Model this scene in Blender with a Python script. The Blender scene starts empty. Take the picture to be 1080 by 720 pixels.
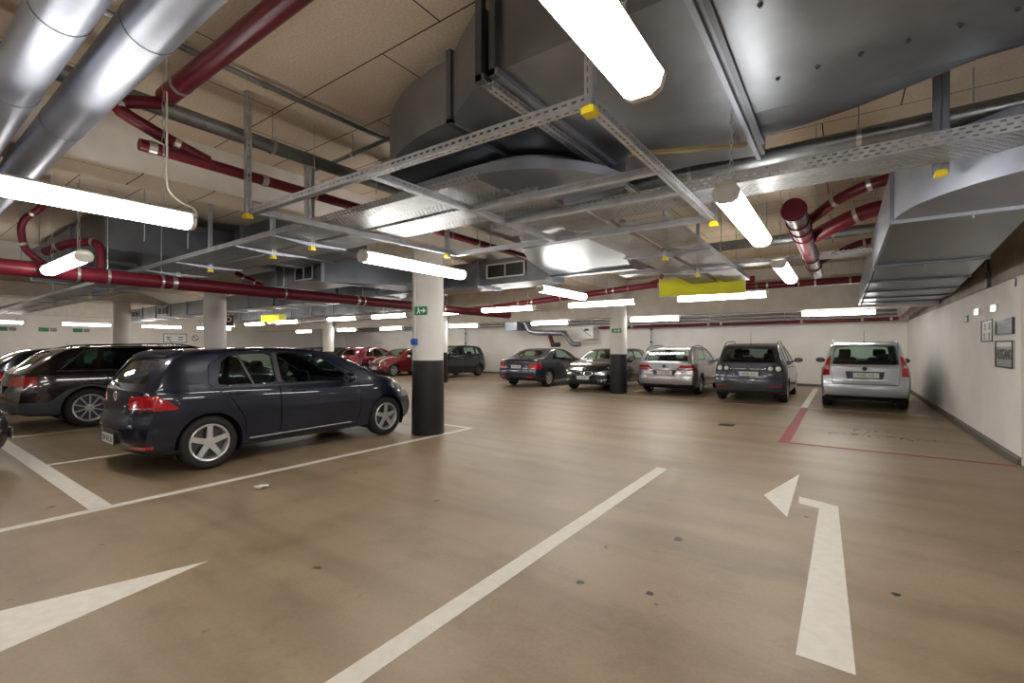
import bpy, bmesh, math, random
from mathutils import Vector, Matrix
PI = math.pi
rnd = random.Random(7)
SC = bpy.context.scene
COL = SC.collection

# ------------------------------------------------------------------ materials
def node_mat(name):
    m = bpy.data.materials.new(name); m.use_nodes = True
    nt = m.node_tree; nt.nodes.clear()
    out = nt.nodes.new('ShaderNodeOutputMaterial')
    return m, nt, out

def N(nt, kind, **kw):
    n = nt.nodes.new(kind)
    for k, v in kw.items():
        if k.startswith('i_'):
            n.inputs[k[2:].replace('_', ' ')].default_value = v
        else:
            setattr(n, k, v)
    return n

def ramp(nt, fac, stops):
    r = nt.nodes.new('ShaderNodeValToRGB')
    el = r.color_ramp.elements
    el[0].position, el[0].color = stops[0][0], (*stops[0][1], 1)
    el[1].position, el[1].color = stops[-1][0], (*stops[-1][1], 1)
    for p, c in stops[1:-1]:
        e = el.new(p); e.color = (*c, 1)
    nt.links.new(fac, r.inputs['Fac'])
    return r.outputs['Color']

def math_n(nt, op, a, b=None, c=None):
    n = nt.nodes.new('ShaderNodeMath'); n.operation = op
    for i, v in enumerate((a, b, c)):
        if v is None: continue
        if isinstance(v, (int, float)): n.inputs[i].default_value = v
        else: nt.links.new(v, n.inputs[i])
    return n.outputs[0]

def plain(name, col, rough=.5, metal=0.0, var=.08, scale=12.0, coat=0.0, bump=0.0, spec=.5, stretch=(1, 1, 1)):
    """principled material whose colour and roughness wander a little with noise"""
    m, nt, out = node_mat(name)
    b = N(nt, 'ShaderNodeBsdfPrincipled')
    tc = N(nt, 'ShaderNodeTexCoord'); mp = N(nt, 'ShaderNodeMapping')
    mp.inputs['Scale'].default_value = stretch
    nt.links.new(tc.outputs['Object'], mp.inputs['Vector'])
    no = N(nt, 'ShaderNodeTexNoise'); no.inputs['Scale'].default_value = scale; no.inputs['Detail'].default_value = 4
    nt.links.new(mp.outputs['Vector'], no.inputs['Vector'])
    lo = tuple(max(0, c * (1 - var)) for c in col); hi = tuple(min(1, c * (1 + var)) for c in col)
    nt.links.new(ramp(nt, no.outputs['Fac'], [(.3, lo), (.7, hi)]), b.inputs['Base Color'])
    r = math_n(nt, 'MULTIPLY_ADD', no.outputs['Fac'], rough * .5, rough * .75)
    nt.links.new(r, b.inputs['Roughness'])
    b.inputs['Metallic'].default_value = metal
    b.inputs['Specular IOR Level'].default_value = spec
    b.inputs['Coat Weight'].default_value = coat
    b.inputs['Coat Roughness'].default_value = .03
    if bump:
        bp = N(nt, 'ShaderNodeBump'); bp.inputs['Strength'].default_value = bump; bp.inputs['Distance'].default_value = .01
        nt.links.new(no.outputs['Fac'], bp.inputs['Height']); nt.links.new(bp.outputs[0], b.inputs['Normal'])
    nt.links.new(b.outputs[0], out.inputs[0])
    return m

def emis(name, col, s):
    m, nt, out = node_mat(name)
    e = N(nt, 'ShaderNodeEmission'); e.inputs[0].default_value = (*col, 1); e.inputs[1].default_value = s
    nt.links.new(e.outputs[0], out.inputs[0]); return m

def glass(name, tint, gloss=.03):
    m, nt, out = node_mat(name)
    t = N(nt, 'ShaderNodeBsdfTransparent'); t.inputs[0].default_value = (*tint, 1)
    g = N(nt, 'ShaderNodeBsdfGlossy'); g.inputs[0].default_value = (1, 1, 1, 1); g.inputs['Roughness'].default_value = gloss
    f = N(nt, 'ShaderNodeLayerWeight'); f.inputs['Blend'].default_value = .5
    fr_ = math_n(nt, 'MULTIPLY_ADD', math_n(nt, 'POWER', f.outputs['Facing'], 5.0), .9, .035)
    mx = N(nt, 'ShaderNodeMixShader')
    nt.links.new(fr_, mx.inputs[0]); nt.links.new(t.outputs[0], mx.inputs[1]); nt.links.new(g.outputs[0], mx.inputs[2])
    nt.links.new(mx.outputs[0], out.inputs[0]); return m

def perforated(name, pitch, duty, hw, rows=None, zonly=False, zrows=False, col=(.50, .51, .53), rough=.38, along='x'):
    """galvanised steel with real slots (see-through) along the object's own x axis.
    rows None: one centred row on each face; otherwise rows repeat every 'rows' metres."""
    m, nt, out = node_mat(name)
    b = N(nt, 'ShaderNodeBsdfPrincipled'); b.inputs['Metallic'].default_value = .85
    tc = N(nt, 'ShaderNodeTexCoord'); sp = N(nt, 'ShaderNodeSeparateXYZ')
    nt.links.new(tc.outputs['Object'], sp.inputs[0])
    no = N(nt, 'ShaderNodeTexNoise'); no.inputs['Scale'].default_value = 8; nt.links.new(tc.outputs['Object'], no.inputs['Vector'])
    nt.links.new(ramp(nt, no.outputs['Fac'], [(.3, tuple(c * .85 for c in col)), (.7, tuple(min(1, c * 1.12) for c in col))]), b.inputs['Base Color'])
    b.inputs['Roughness'].default_value = rough
    x, y, z = sp.outputs
    mod = math_n(nt, 'MODULO', math_n(nt, 'ADD', x, 100.0), pitch)
    mx = math_n(nt, 'LESS_THAN', mod, pitch * duty)
    if rows is None:
        a = math_n(nt, 'LESS_THAN', math_n(nt, 'ABSOLUTE', y), hw)
        c = math_n(nt, 'LESS_THAN', math_n(nt, 'ABSOLUTE', z), hw)
        msk = math_n(nt, 'MULTIPLY', mx, c if zonly else math_n(nt, 'MAXIMUM', a, c))
    else:
        # stagger alternate rows
        yy = math_n(nt, 'ADD', z if zrows else y, 100.0)
        rid = math_n(nt, 'FLOOR', math_n(nt, 'DIVIDE', yy, rows))
        odd = math_n(nt, 'MODULO', rid, 2.0)
        mod2 = math_n(nt, 'MODULO', math_n(nt, 'MULTIPLY_ADD', odd, pitch * .5, math_n(nt, 'ADD', x, 100.0)), pitch)
        mx2 = math_n(nt, 'LESS_THAN', mod2, pitch * duty)
        my = math_n(nt, 'LESS_THAN', math_n(nt, 'MODULO', yy, rows), hw * 2)
        msk = math_n(nt, 'MULTIPLY', mx2, my)
    t = N(nt, 'ShaderNodeBsdfTransparent'); mix = N(nt, 'ShaderNodeMixShader')
    nt.links.new(msk, mix.inputs[0]); nt.links.new(b.outputs[0], mix.inputs[1]); nt.links.new(t.outputs[0], mix.inputs[2])
    nt.links.new(mix.outputs[0], out.inputs[0]); return m

def galv(name, base=(.50, .52, .55), rough=.3, spangle=.03, seams=None, dirt=.25, fine=(1, 1, 1)):
    """galvanised sheet: spangle cells, slow tarnish, fine rolling streaks"""
    m, nt, out = node_mat(name)
    b = N(nt, 'ShaderNodeBsdfPrincipled'); b.inputs['Metallic'].default_value = .92
    tc = N(nt, 'ShaderNodeTexCoord')
    mp = N(nt, 'ShaderNodeMapping'); mp.inputs['Scale'].default_value = fine; nt.links.new(tc.outputs['Object'], mp.inputs[0])
    v = N(nt, 'ShaderNodeTexVoronoi'); v.inputs['Scale'].default_value = 22; nt.links.new(tc.outputs['Object'], v.inputs['Vector'])
    n1 = N(nt, 'ShaderNodeTexNoise'); n1.inputs['Scale'].default_value = 2.0; n1.inputs['Detail'].default_value = 2; nt.links.new(mp.outputs[0], n1.inputs['Vector'])
    c1 = ramp(nt, n1.outputs['Fac'], [(.3, tuple(c * (1 - dirt) for c in base)), (.7, tuple(min(1, c * 1.12) for c in base))])
    hs = N(nt, 'ShaderNodeSeparateColor'); nt.links.new(v.outputs['Color'], hs.inputs[0])
    k = math_n(nt, 'MULTIPLY_ADD', hs.outputs[0], spangle, 1 - spangle / 2)
    mul = N(nt, 'ShaderNodeVectorMath'); mul.operation = 'SCALE'
    nt.links.new(c1, mul.inputs[0]); nt.links.new(k, mul.inputs['Scale'])
    nt.links.new(mul.outputs[0], b.inputs['Base Color'])
    nt.links.new(math_n(nt, 'MULTIPLY_ADD', n1.outputs['Fac'], rough * .7, rough * .65), b.inputs['Roughness'])
    nt.links.new(b.outputs[0], out.inputs[0]); return m

M = {}
M['galv'] = galv('galvanised_sheet', (.28, .30, .33), .36)
M['galv_bright'] = galv('bright_galvanised', (.36, .385, .45), .40, .04, dirt=.15)
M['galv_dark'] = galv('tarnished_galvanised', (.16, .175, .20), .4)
M['pipe_grey'] = galv('galvanised_pipe', (.30, .32, .34), .34, .2)
M['steel'] = plain('strut_steel', (.46, .48, .52), .4, .85, .12, 20)
M['strut'] = perforated('slotted_strut', .05, .56, .0065, col=(.55, .57, .61))
M['tray'] = perforated('perforated_tray', .045, .55, .010, rows=.03, col=(.44, .45, .46), rough=.46)
M['tray_side'] = perforated('perforated_side', .06, .5, .007, rows=.05, col=(.50, .51, .53), rough=.4)
M['red_pipe'] = plain('oxide_red_cast_iron', (.115, .008, .018), .36, 0, .12, 6, spec=.35)
M['clamp'] = plain('steel_clamp', (.55, .54, .52), .35, .9)
M['yellow_cap'] = plain('yellow_plastic', (.80, .62, .02), .4)
M['yellow_sign'] = plain('yellow_sign_panel', (.74, .74, .02), .5, var=.06, scale=4)
M['white_plastic'] = plain('white_plastic', (.75, .75, .72), .4)
M['lamp_housing'] = plain('lamp_housing', (.62, .61, .56), .45)
M['lamp_on'] = emis('fluorescent_diffuser', (1.0, .96, .90), 40)
M['black'] = plain('black_plastic', (.012, .012, .014), .4)
M['rubber'] = plain('tyre_rubber', (.012, .012, .013), .75, bump=.2, scale=60)
M['green'] = plain('green_sign', (.0, .20, .08), .4)
M['white'] = plain('white_print', (.85, .87, .85), .5)
M['cloth'] = plain('seat_cloth', (.018, .018, .022), .9)
M['chrome'] = plain('chrome', (.75, .76, .78), .12, 1.0, .03)
M['alloy'] = plain('alloy_wheel', (.62, .62, .63), .32, .55, .03)
M['alloy_dark'] = plain('dark_alloy', (.12, .12, .13), .35, .8)
M['cable'] = plain('white_cable', (.7, .68, .62), .5)
M['blue'] = plain('blue_plastic', (.01, .09, .45), .4)
M['plate'] = plain('plate_white', (.78, .79, .76), .4)
M['plate_blue'] = plain('plate_blue', (.01, .05, .35), .4)
M['lamp_red'] = plain('red_lens', (.42, .006, .012), .12, 0, .35, 40, coat=1)
M['lamp_clear'] = plain('clear_lens', (.55, .56, .58), .1, .7, .3, 60, coat=1)
M['glass'] = glass('car_glass', (.82, .90, .86))
M['glass_dark'] = glass('tinted_glass', (.55, .62, .60))
M['plastic_grey'] = plain('grey_plastic_trim', (.045, .052, .065), .55)

# ------------------------------------------------------------------ objects
def link(name, me, mat=None, parent=None, loc=None, rot=None, smooth=None):
    o = bpy.data.objects.new(name, me); COL.objects.link(o)
    if mat is not None and me is not None:
        me.materials.clear(); me.materials.append(mat)
    if parent is not None: o.parent = parent
    if loc is not None: o.location = loc
    if rot is not None: o.rotation_euler = rot
    if smooth is not None: shade(me, smooth)
    return o

def shade(me, ang=35):
    me.polygons.foreach_set('use_smooth', [True] * len(me.polygons))
    try: me.set_sharp_from_angle(angle=math.radians(ang))
    except Exception: pass

class MB:
    """collects shapes into one mesh"""
    def __init__(s): s.bm = bmesh.new()
    def box(s, a, b, rot=None, piv=None):
        (x0, y0, z0), (x1, y1, z1) = a, b
        vs = [s.bm.verts.new(p) for p in ((x0,y0,z0),(x1,y0,z0),(x1,y1,z0),(x0,y1,z0),(x0,y0,z1),(x1,y0,z1),(x1,y1,z1),(x0,y1,z1))]
        for f in ((0,3,2,1),(4,5,6,7),(0,1,5,4),(1,2,6,5),(2,3,7,6),(3,0,4,7)): s.bm.faces.new([vs[i] for i in f])
        if rot is not None:
            bmesh.ops.rotate(s.bm, verts=vs, cent=piv or ((x0+x1)/2,(y0+y1)/2,(z0+z1)/2), matrix=rot)
        return s
    def cbox(s, c, d, rot=None):
        return s.box((c[0]-d[0]/2,c[1]-d[1]/2,c[2]-d[2]/2),(c[0]+d[0]/2,c[1]+d[1]/2,c[2]+d[2]/2), rot)
    def prism(s, pts, axis, a, b):
        """polygon pts (2D) extruded along axis from a to b. axis x:(y,z) y:(x,z) z:(x,y)"""
        def P(p, t): return {'x': (t, p[0], p[1]), 'y': (p[0], t, p[1]), 'z': (p[0], p[1], t)}[axis]
        A = [s.bm.verts.new(P(p, a)) for p in pts]; B = [s.bm.verts.new(P(p, b)) for p in pts]
        n = len(pts); fs = [s.bm.faces.new(A), s.bm.faces.new(B[::-1])]
        for i in range(n): fs.append(s.bm.faces.new((A[i], B[i], B[(i+1) % n], A[(i+1) % n])))
        bmesh.ops.recalc_face_normals(s.bm, faces=fs)
        return s
    def tube(s, path, r, seg=12, caps=True, closed=False):
        path = [Vector(p) for p in path]; n = len(path); rings = []
        up = None
        for i, p in enumerate(path):
            if closed: t = (path[(i+1) % n] - path[i-1]).normalized()
            elif i == 0: t = (path[1]-p).normalized()
            elif i == n-1: t = (p-path[-2]).normalized()
            else: t = ((path[i+1]-p).normalized() + (p-path[i-1]).normalized()).normalized()
            if up is None:
                up = Vector((0,0,1)) if abs(t.z) < .9 else Vector((1,0,0))
            u = (up - t*up.dot(t)).normalized(); v = t.cross(u); up = u
            rr = r[i] if isinstance(r, (list, tuple)) else r
            rings.append([s.bm.verts.new(p + (u*math.cos(a)+v*math.sin(a))*rr) for a in [2*PI*k/seg for k in range(seg)]])
        m = n if closed else n-1
        for i in range(m):
            A, B = rings[i], rings[(i+1) % n]
            for k in range(seg): s.bm.faces.new((A[k], A[(k+1)%seg], B[(k+1)%seg], B[k]))
        if caps and not closed:
            s.bm.faces.new(rings[0][::-1]); s.bm.faces.new(rings[-1])
        return s
    def lathe(s, prof, axis='y', seg=32, c=(0,0,0), closed=False):
        """prof list of (t along axis, radius)"""
        rings = []
        for t, r in prof:
            ring = []
            for k in range(seg):
                a = 2*PI*k/seg; ca, sa = math.cos(a)*r, math.sin(a)*r
                p = {'y': (ca, t, sa), 'z': (ca, sa, t), 'x': (t, ca, sa)}[axis]
                ring.append(s.bm.verts.new((p[0]+c[0], p[1]+c[1], p[2]+c[2])))
            rings.append(ring)
        m = len(rings) if closed else len(rings)-1
        fs = []
        for i in range(m):
            A, B = rings[i], rings[(i+1) % len(rings)]
            for k in range(seg): fs.append(s.bm.faces.new((A[k], A[(k+1)%seg], B[(k+1)%seg], B[k])))
        if not closed:
            fs.append(s.bm.faces.new(rings[0][::-1])); fs.append(s.bm.faces.new(rings[-1]))
        bmesh.ops.recalc_face_normals(s.bm, faces=fs)
        return s
    def mesh(s, name='m'):
        me = bpy.data.meshes.new(name); s.bm.to_mesh(me); s.bm.free(); return me
    def build(s, name, mat, parent=None, loc=None, rot=None, smooth=None):
        me = s.mesh(name); return link(name, me, mat, parent, loc, rot, smooth)

def tag(o, label, cat, group=None):
    o['label'] = label; o['category'] = cat
    if group: o['group'] = group
    return o
def thing(name, label, cat, loc=(0,0,0), rz=0, group=None):
    o = bpy.data.objects.new(name, None); COL.objects.link(o)
    o.location = loc; o.rotation_euler = (0, 0, rz); o.empty_display_size = .1
    return tag(o, label, cat, group)
def struct(o): o['kind'] = 'structure'; return o
def kids(o): return [c for c in bpy.data.objects if c.parent == o]
KC = {}
def copy_tree(o, parent=None):
    c = o.copy(); COL.objects.link(c)
    if parent is not None: c.parent = parent
    for ch in kids(o): copy_tree(ch, c)
    return c

def text_mesh(body, size, depth=.002, squash=1.0):
    cu = bpy.data.curves.new('t', 'FONT'); cu.body = body; cu.size = size; cu.extrude = depth
    cu.align_x = 'CENTER'; cu.align_y = 'CENTER'; cu.resolution_u = 2
    o = bpy.data.objects.new('t', cu); COL.objects.link(o)
    dg = bpy.context.evaluated_depsgraph_get(); dg.update()
    me = bpy.data.meshes.new_from_object(o.evaluated_get(dg))
    bpy.data.objects.remove(o); bpy.data.curves.remove(cu)
    if squash != 1.0: me.transform(Matrix.Diagonal((squash, 1, 1, 1)))
    return me

def smooth_path(pts, n=5):
    """round the corners of a polyline with short arcs"""
    out = [Vector(pts[0])]
    for i in range(1, len(pts)-1):
        a, b, c = Vector(pts[i-1]), Vector(pts[i]), Vector(pts[i+1])
        r = min((a-b).length, (c-b).length) * .45
        p, q = b + (a-b).normalized()*r, b + (c-b).normalized()*r
        for k in range(n+1):
            t = k/n; out.append(p*(1-t)**2 + b*2*t*(1-t) + q*t*t)
    out.append(Vector(pts[-1])); return out
# ------------------------------------------------------------------ setting
def floor_mat():
    m, nt, out = node_mat('coated_floor')
    b = N(nt, 'ShaderNodeBsdfPrincipled')
    tc = N(nt, 'ShaderNodeTexCoord')
    def noise(scale, det, st=(1,1,1), rough=.5):
        mp = N(nt, 'ShaderNodeMapping'); mp.inputs['Scale'].default_value = st; nt.links.new(tc.outputs['Object'], mp.inputs[0])
        n = N(nt, 'ShaderNodeTexNoise'); n.inputs['Scale'].default_value = scale; n.inputs['Detail'].default_value = det; n.inputs['Roughness'].default_value = rough
        nt.links.new(mp.outputs[0], n.inputs['Vector']); return n.outputs['Fac']
    big = noise(.35, 4); mid = noise(2.2, 6, rough=.65); fine = noise(45, 3); streak = noise(1.1, 5, (.25, 2.2, 1)); spots = noise(5.5, 2)
    base = ramp(nt, big, [(.35, (.272, .194, .115)), (.65, (.355, .270, .178))])
    def mul(a, f, stops):
        mx = N(nt, 'ShaderNodeMix'); mx.data_type = 'RGBA'; mx.blend_type = 'MULTIPLY'; mx.inputs[0].default_value = 1
        nt.links.new(a, mx.inputs[6]); nt.links.new(ramp(nt, f, stops), mx.inputs[7]); return mx.outputs[2]
    c = mul(base, mid, [(.28, (.70, .68, .65)), (.5, (.97, .97, .97)), (.85, (1.0, 1.0, 1.0))])
    c = mul(c, fine, [(.3, (.88, .88, .88)), (.7, (1, 1, 1))])
    c = mul(c, streak, [(.3, (.74, .73, .72)), (.55, (1, 1, 1))])
    c = mul(c, spots, [(.22, (.25, .23, .2)), (.25, (.80, .80, .80)), (.28, (1, 1, 1))])
    nt.links.new(c, b.inputs['Base Color'])
    nt.links.new(math_n(nt, 'MULTIPLY_ADD', mid, .28, .30), b.inputs['Roughness'])
    b.inputs['Specular IOR Level'].default_value = .5
    bp = N(nt, 'ShaderNodeBump'); bp.inputs['Strength'].default_value = .12; bp.inputs['Distance'].default_value = .004
    nt.links.new(fine, bp.inputs['Height']); nt.links.new(bp.outputs[0], b.inputs['Normal'])
    nt.links.new(b.outputs[0], out.inputs[0]); return m

def ceil_mat():
    """wood-wool boards 2.0 x 0.625 m with dark open joints, rows staggered"""
    m, nt, out = node_mat('wood_wool_boards')
    b = N(nt, 'ShaderNodeBsdfPrincipled'); b.inputs['Roughness'].default_value = .95; b.inputs['Specular IOR Level'].default_value = .1
    tc = N(nt, 'ShaderNodeTexCoord'); sp = N(nt, 'ShaderNodeSeparateXYZ'); nt.links.new(tc.outputs['Object'], sp.inputs[0])
    x, y, z = sp.outputs
    yy = math_n(nt, 'ADD', y, 100.0 + .54 - .25)   # row joints at y = 1.96 + k*.625
    yy = math_n(nt, 'DIVIDE', yy, .625)
    row = math_n(nt, 'FLOOR', yy)
    fy = math_n(nt, 'FRACT', yy)
    off = math_n(nt, 'MULTIPLY', math_n(nt, 'MODULO', row, 3.0), .29)
    fx = math_n(nt, 'FRACT', math_n(nt, 'ADD', math_n(nt, 'DIVIDE', math_n(nt, 'ADD', x, 203.58), 2.0), off))
    jy = math_n(nt, 'LESS_THAN', fy, .016)
    jx = math_n(nt, 'LESS_THAN', fx, .005)
    j = math_n(nt, 'MAXIMUM', jx, jy)
    n = N(nt, 'ShaderNodeTexNoise'); n.inputs['Scale'].default_value = 55; n.inputs['Detail'].default_value = 3; nt.links.new(tc.outputs['Object'], n.inputs['Vector'])
    n2 = N(nt, 'ShaderNodeTexNoise'); n2.inputs['Scale'].default_value = .8; nt.links.new(tc.outputs['Object'], n2.inputs['Vector'])
    c1 = ramp(nt, n.outputs['Fac'], [(.3, (.60, .50, .39)), (.7, (.74, .64, .52))])
    mx = N(nt, 'ShaderNodeMix'); mx.data_type = 'RGBA'; mx.blend_type = 'MULTIPLY'; mx.inputs[0].default_value = 1
    nt.links.new(c1, mx.inputs[6]); nt.links.new(ramp(nt, n2.outputs['Fac'], [(.3, (.85, .85, .85)), (.7, (1, 1, 1))]), mx.inputs[7])
    m2 = N(nt, 'ShaderNodeMix'); m2.data_type = 'RGBA'
    nt.links.new(j, m2.inputs[0]); nt.links.new(mx.outputs[2], m2.inputs[6]); m2.inputs[7].default_value = (.03, .025, .02, 1)
    nt.links.new(m2.outputs[2], b.inputs['Base Color'])
    bp = N(nt, 'ShaderNodeBump'); bp.inputs['Strength'].default_value = .3; bp.inputs['Distance'].default_value = .005
    nt.links.new(n.outputs['Fac'], bp.inputs['Height']); nt.links.new(bp.outputs[0], b.inputs['Normal'])
    nt.links.new(b.outputs[0], out.inputs[0]); return m

M['floor'] = floor_mat(); M['ceiling'] = ceil_mat()
M['wall'] = plain('white_wall_paint', (.83, .81, .78), .75, var=.05, scale=1.4, bump=.05)
M['concrete'] = plain('bare_concrete', (.40, .36, .32), .85, var=.18, scale=3, bump=.1)
M['beam'] = plain('pale_concrete', (.70, .67, .63), .85, var=.08, scale=4, bump=.05)
M['column'] = plain('column_paint', (.72, .71, .69), .55, var=.04, scale=3)
M['column_black'] = plain('black_column_paint', (.010, .011, .014), .4, var=.05, scale=5)
M['plinth'] = plain('grey_plinth', (.13, .125, .11), .7, var=.15)
M['line'] = plain('white_road_paint', (.68, .64, .57), .6, var=.07, scale=14)
M['line_red'] = plain('red_road_paint', (.30, .05, .065), .6, var=.25, scale=14)

def worn(name, col):
    m = plain(name, col, .7); nt = m.node_tree; out = [n for n in nt.nodes if n.type == 'OUTPUT_MATERIAL'][0]; b = [n for n in nt.nodes if n.type == 'BSDF_PRINCIPLED'][0]
    no = N(nt, 'ShaderNodeTexNoise'); no.inputs['Scale'].default_value = 9; no.inputs['Detail'].default_value = 5
    tc = N(nt, 'ShaderNodeTexCoord'); nt.links.new(tc.outputs['Object'], no.inputs['Vector'])
    t = N(nt, 'ShaderNodeBsdfTransparent'); mx = N(nt, 'ShaderNodeMixShader')
    nt.links.new(math_n(nt, 'GREATER_THAN', no.outputs['Fac'], .47), mx.inputs[0])
    nt.links.new(b.outputs[0], mx.inputs[1]); nt.links.new(t.outputs[0], mx.inputs[2]); nt.links.new(mx.outputs[0], out.inputs[0]); return m
M['worn'] = worn('worn_dark_paint', (.07, .045, .035))
CZ = 3.6
def slab(name, a, b, mat, st=True):
    o = MB().box(a, b).build(name, M[mat]); 
    return struct(o) if st else o
slab('floor', (-30, -6.2, -.2), (9.2, 20.8, 0), 'floor')
slab('ceiling', (-30, -6.2, CZ), (9.2, 20.8, CZ+.2), 'ceiling')
slab('wall_back', (-30, 20.6, 0), (2.0, 20.8, CZ), 'wall')
slab('wall_left', (-29.8, -6, 0), (-29.6, 20.6, CZ), 'wall')
slab('wall_right', (1.8, 8.3, 0), (2.05, 20.6, 2.35), 'wall')
slab('wall_right_upper', (1.84, 8.34, 2.35), (2.05, 20.6, CZ), 'concrete')
slab('wall_entrance', (2.05, 8.3, 0), (9.2, 8.5, CZ), 'wall')
slab('wall_side', (9.0, -6, 0), (9.2, 8.3, CZ), 'wall')
slab('wall_front', (-30, -6.2, 0), (9.2, -6.0, CZ), 'wall')
o = MB().prism([(1.8, 0), (1.765, 0), (1.765, .07), (1.8, .10)], 'y', 8.3, 20.6).build('baseboard_right', M['plinth']); struct(o)
o = MB().box((-29.6, 20.57, 0), (1.8, 20.6, .09)).build('baseboard_back', M['plinth']); struct(o)
# downstand beams
def beam(n, a, b):
    return slab('trim_%d' % n, a, b, 'beam')
o = MB().box((-5.98, -6, 3.14), (-5.5, 13.75, CZ)).build('trim_1', M['beam']); struct(o)
o = MB().box((-5.99, -6, 3.125), (-5.49, 13.75, 3.14)).build('trim_2', M['ceiling']); struct(o)
o = MB().box((-29.6, 14.3, 2.43), (1.8, 14.62, CZ)).build('trim_3', M['beam']); struct(o)
o = MB().box((-14.2, -6, 3.14), (-13.7, 14.3, CZ)).build('trim_4', M['beam']); struct(o)
o = MB().box((-22.4, -6, 3.14), (-21.9, 14.3, CZ)).build('trim_5', M['beam']); struct(o)
o = MB().box((-29.6, 2.6, 2.9), (-29.3, 20.6, CZ)).build('trim_6', M['beam']); struct(o)

# ------------------------------------------------------------------ floor markings (paint lies 2 mm proud)
def mark(name, pts, mat, label, cat='floor marking', group=None, h=.002):
    o = MB().prism(pts, 'z', .0004, h).build(name, M[mat]); return tag(o, label, cat, group)
def line(x0, y0, x1, y1, w, mat, label, group=None):
    d = Vector((x1-x0, y1-y0)).normalized(); n = Vector((-d.y, d.x))*w/2
    return mark('painted_line', [(x0+n.x, y0+n.y), (x1+n.x, y1+n.y), (x1-n.x, y1-n.y), (x0-n.x, y0-n.y)], mat, label, 'floor line', group)
line(-5.46, .0, -5.46, 6.35, .10, 'line', 'long white floor line on the near side of the dark blue hatchback')
line(-6.6, 6.40, -5.41, 6.40, .10, 'line', 'short white floor line just behind the nearest column')
line(-1.77, .4, -1.77, 5.62, .13, 'line', 'white line on the open foreground floor, left of the bent arrow')
line(-8.02, 1.35, -8.02, 6.3, .10, 'line', 'white floor line on the far side of the dark blue hatchback')
line(-10.95, 1.35, -10.95, 6.3, .10, 'line', 'white bay line on the floor alongside the dark brown estate car')
line(-30, 1.28, -5.52, 1.28, .16, 'line', 'broad white cross line running left behind the parked cars')
line(-.73, 8.2, -.73, 13.2, .15, 'line_red', 'wide dark red floor line leading towards the gap beside the rightmost car')
line(-.655, 8.24, 1.74, 8.24, .09, 'line_red', 'thin dark red line crossing the floor to the right wall')
line(-.75, 13.25, -.75, 19.6, .14, 'line', 'pale floor line continuing the wide red one to the wall')
line(-7.0, 13.2, 1.7, 13.2, .035, 'line', 'thin pale floor line across the front of the back row')
for x, t in ((-3.05, 'silver estate and the dark grey hatchback'), (-5.55, 'black hatchback and the silver estate car'), (-8.35, 'dark convertible and the black hatchback'), (-11.3, 'side-on dark blue car and the convertible')):
    line(x, 14.7, x, 19.8, .10, 'line', 'white floor line between the ' + t)
line(-13.9, 14.3, -11.2, 16.0, .07, 'line', 'slanting white floor line left of the dark convertible')
# left foreground arrow tail, bent arrow and its head
mark('painted_arrow', [(-3.53, 1.38), (-3.80, .45), (-3.90, .1), (-3.95, -.4), (-3.05, -.5), (-3.28, .36)], 'line', 'big white pointed arrow wedge on the floor at bottom left', 'floor arrow')
A = thing('painted_arrow', 'white bent arrow with separate triangular head, right foreground floor', 'floor arrow', (-.2, 4.5, 0))
for nm, pts in (('arrow_shaft', [(-.18, 2.58), (.05, 2.57), (-.03, 5.20), (-.17, 5.02)]),
                ('arrow_elbow', [(-.345, 5.33), (-.33, 5.10), (-.155, 5.035), (-.03, 5.205)]),
                ('arrow_head', [(-.63, 5.18), (-.40, 6.26), (-.385, 4.62)])):
    MB().prism([(p[0]+.2, p[1]-4.5) for p in pts], 'z', .0004, .002).build(nm, M['line'], A)
# FREI / HALTEN lettering
for s, cx, cy, sc in (('FREI', .50, 10.15, 1.15), ('HALTEN', .50, 9.62, 1.05)):
    me = text_mesh(s, .36, .0008, sc)
    o = link('floor_lettering', me, M['worn'], None, (cx, cy, .0014)); tag(o, 'worn dark floor lettering reading %s in the red-edged bay' % s, 'floor lettering')
# little things on the floor
o = MB().prism([(-.13, -.13), (.13, -.13), (.13, .13), (-.13, .13)], 'z', .0005, .004).build('floor_drain', M['black'], None, (-1.77, 9.45, 0)); tag(o, 'small black square drain cover in the open floor', 'drain')
for k, (x, y, s) in enumerate(((-1.02, 3.62, .05), (-1.33, 2.6, .035), (-.93, 2.72, .03), (.45, 2.5, .03), (-3.35, .2, .06), (.26, 3.55, .03), (-.25, 4.72, .02))):
    p = [(x + s*rnd.uniform(.5, 1)*math.cos(a), y + s*rnd.uniform(.5, 1)*math.sin(a)) for a in [2*PI*i/9 for i in range(9)]]
    mark('floor_stain', p, 'black', ('small black tar spot on the floor ' + ('left of the bent arrow, the farther one', 'near the centre line, the nearer one', 'between the centre line and the arrow shaft', 'right of the arrow shaft at the frame edge', 'beneath the big arrow wedge at bottom left', 'at the right of the bent arrow', 'on the elbow of the bent arrow')[k]), 'stain')
bm = MB()
for k in range(5): bm.cbox((rnd.uniform(-.03, .03), rnd.uniform(-.03, .03), .012+.004*k), (.07, .05, .004), Matrix.Rotation(rnd.uniform(-.6, .6), 3, 'X') @ Matrix.Rotation(rnd.uniform(0, 3), 3, 'Z'))
o = bm.build('paper_scrap', M['white'], None, (-4.88, 2.40, .004)); tag(o, 'crumpled white paper scrap lying on the floor beside the hatchback line', 'litter')

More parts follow.
